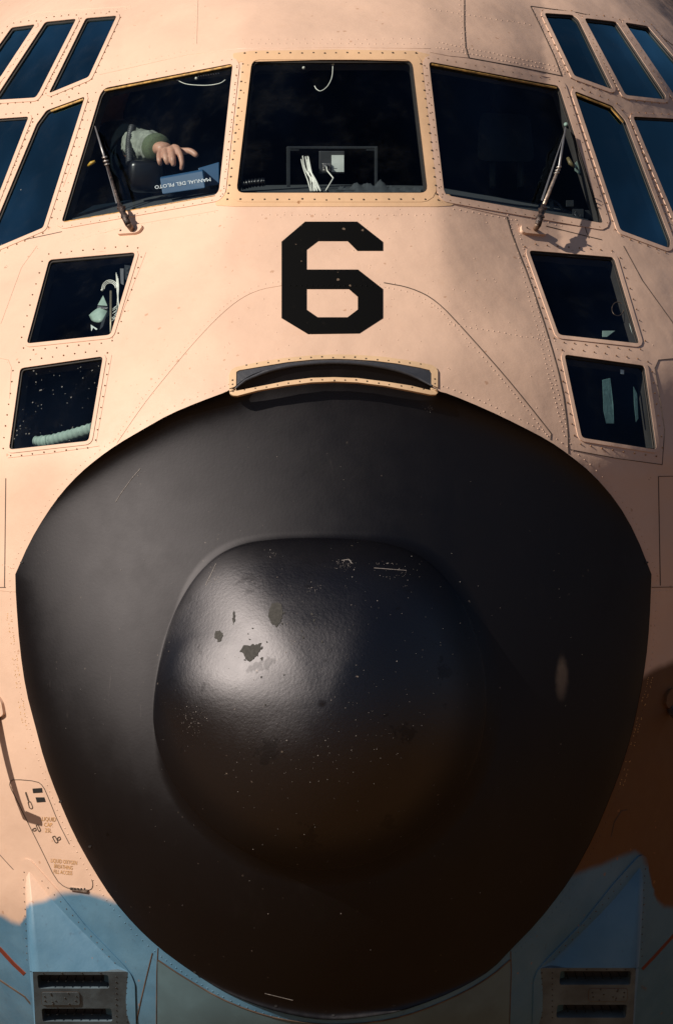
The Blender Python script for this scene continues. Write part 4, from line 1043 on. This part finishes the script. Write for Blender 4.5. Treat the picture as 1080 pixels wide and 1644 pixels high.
pr('lower_arm', [(146,521),(157,528),(155,530),(150,526),(147,532)], .08, m_label, SF); pr('side_web', [(175,494),(166,524),(160,530),(163,518)], .09, m_fr, SF)
RO = loose('upright_rod', 'brass coloured upright rod with looped wires inside the upper left chin window', 'rod')
m_br = plain('dull_brass', (.34, .29, .20), .45, metal=.5)
tube('rod', [ipt(178.5, 468, .06), ipt(178.5, 534, .06)], .0036, m_br, RO)
for r_ in (9, 11, 13):
    tube('wire_loop', [ipt(177+r_*math.cos(a), 464+r_*math.sin(a)*1.1, .06) for a in np.linspace(math.pi*1.0, math.pi*1.95, 14)], .0013, m_white, RO, n=6)
tube('ball_end', [ipt(163, 465.5, .065), ipt(164.6, 465.5, .06), ipt(166.2, 465.5, .06)], [.002, .0042, .002], m_white, RO)
for i in range(4):
    tube('wire', curve3([ipt(187+i*1.0, 438+i*3, .06), ipt(188+i, 462, .06), ipt(190+rng.uniform(-1, 1), 480, .06), ipt(190+rng.uniform(-3, 2), 500, .06), ipt(183+rng.uniform(-2, 3), 512, .06)], 6), .0013, m_white, RO, n=6)
for i in range(10): x = 184+rng.uniform(-2, 4); y = 492+i*2.4; tube('braid', [ipt(x-3, y+2, .055), ipt(x+3, y-2, .05)], .0012, m_label, RO, n=5)
KN = loose('switch_panel', 'grey switch panels at the upper right of the upper left chin window', 'panel')
pr('panel', [(193,431),(199,431),(199,458),(194,455)], .08, m_grey, KN); pr('panel', [(200,425),(213,427),(205,452),(201,448)], .08, m_fr, KN)
for y in (430, 437, 443): pr('switch', [(203,y),(207,y),(207,y+3),(203,y+3)], .07, m_instr, KN, .01)
# lower chin window left: duct
DU = loose('air_duct', 'pale green ribbed air duct across the bottom of the lower left chin window', 'duct')
cl = curve3([ipt(57, 708, .06), ipt(75, 709, .07), ipt(100, 703, .08), ipt(125, 696, .08), ipt(150, 688, .08)], 14)
tube('duct', cl, [(.013 if i < 8 else .0165)+.0012*math.sin(i*1.5) for i in range(len(cl))], m_duct, DU, n=18)
tube('duct_clamp', [ipt(76, 709, .07), ipt(79, 708, .07)], .0178, m_pale, DU, n=18)
# right chin windows
WR = loose('wire_ring', 'dark wire ring hanging inside the right side of the upper right chin window', 'wire')
tube('ring', [ipt(991+9.5*math.cos(a), 496+11*math.sin(a), .06) for a in np.linspace(0, 2*math.pi, 25)], .0014, m_armw, WR, n=6)
tube('tail', curve3([ipt(1000, 490, .05), ipt(1005, 500, .05), ipt(1010, 520, .04), ipt(1016, 540, .04)], 6), .0018, m_label, WR, n=6)
for P_, lb in (([(966,610),(979,607),(984,650),(985,680),(972,680),(968,660)], 'teal cloth strip hanging in the middle of the lower right chin window'), ([(1016,620),(1022,632),(1024,672),(1020,678),(1017,650)], 'narrow teal cloth strip at the right edge of the lower right chin window')):
    T_ = loose('cloth_strip', lb, 'cloth'); pr('strip', P_, .05, m_teal, T_, .01)
TG = loose('paper_tag', 'small square pale tag inside the top of the lower right chin window', 'tag'); pr('tag', [(995,593),(1001,594),(1001,601),(995,600)], .03, m_label, TG, .004)
SP = loose('shelf_panel', 'pale sliver of panel at the bottom of the upper right chin window', 'panel'); pr('sliver', [(966,531),(966,541),(974,541),(987,531)], .05, m_pale, SP, .01)
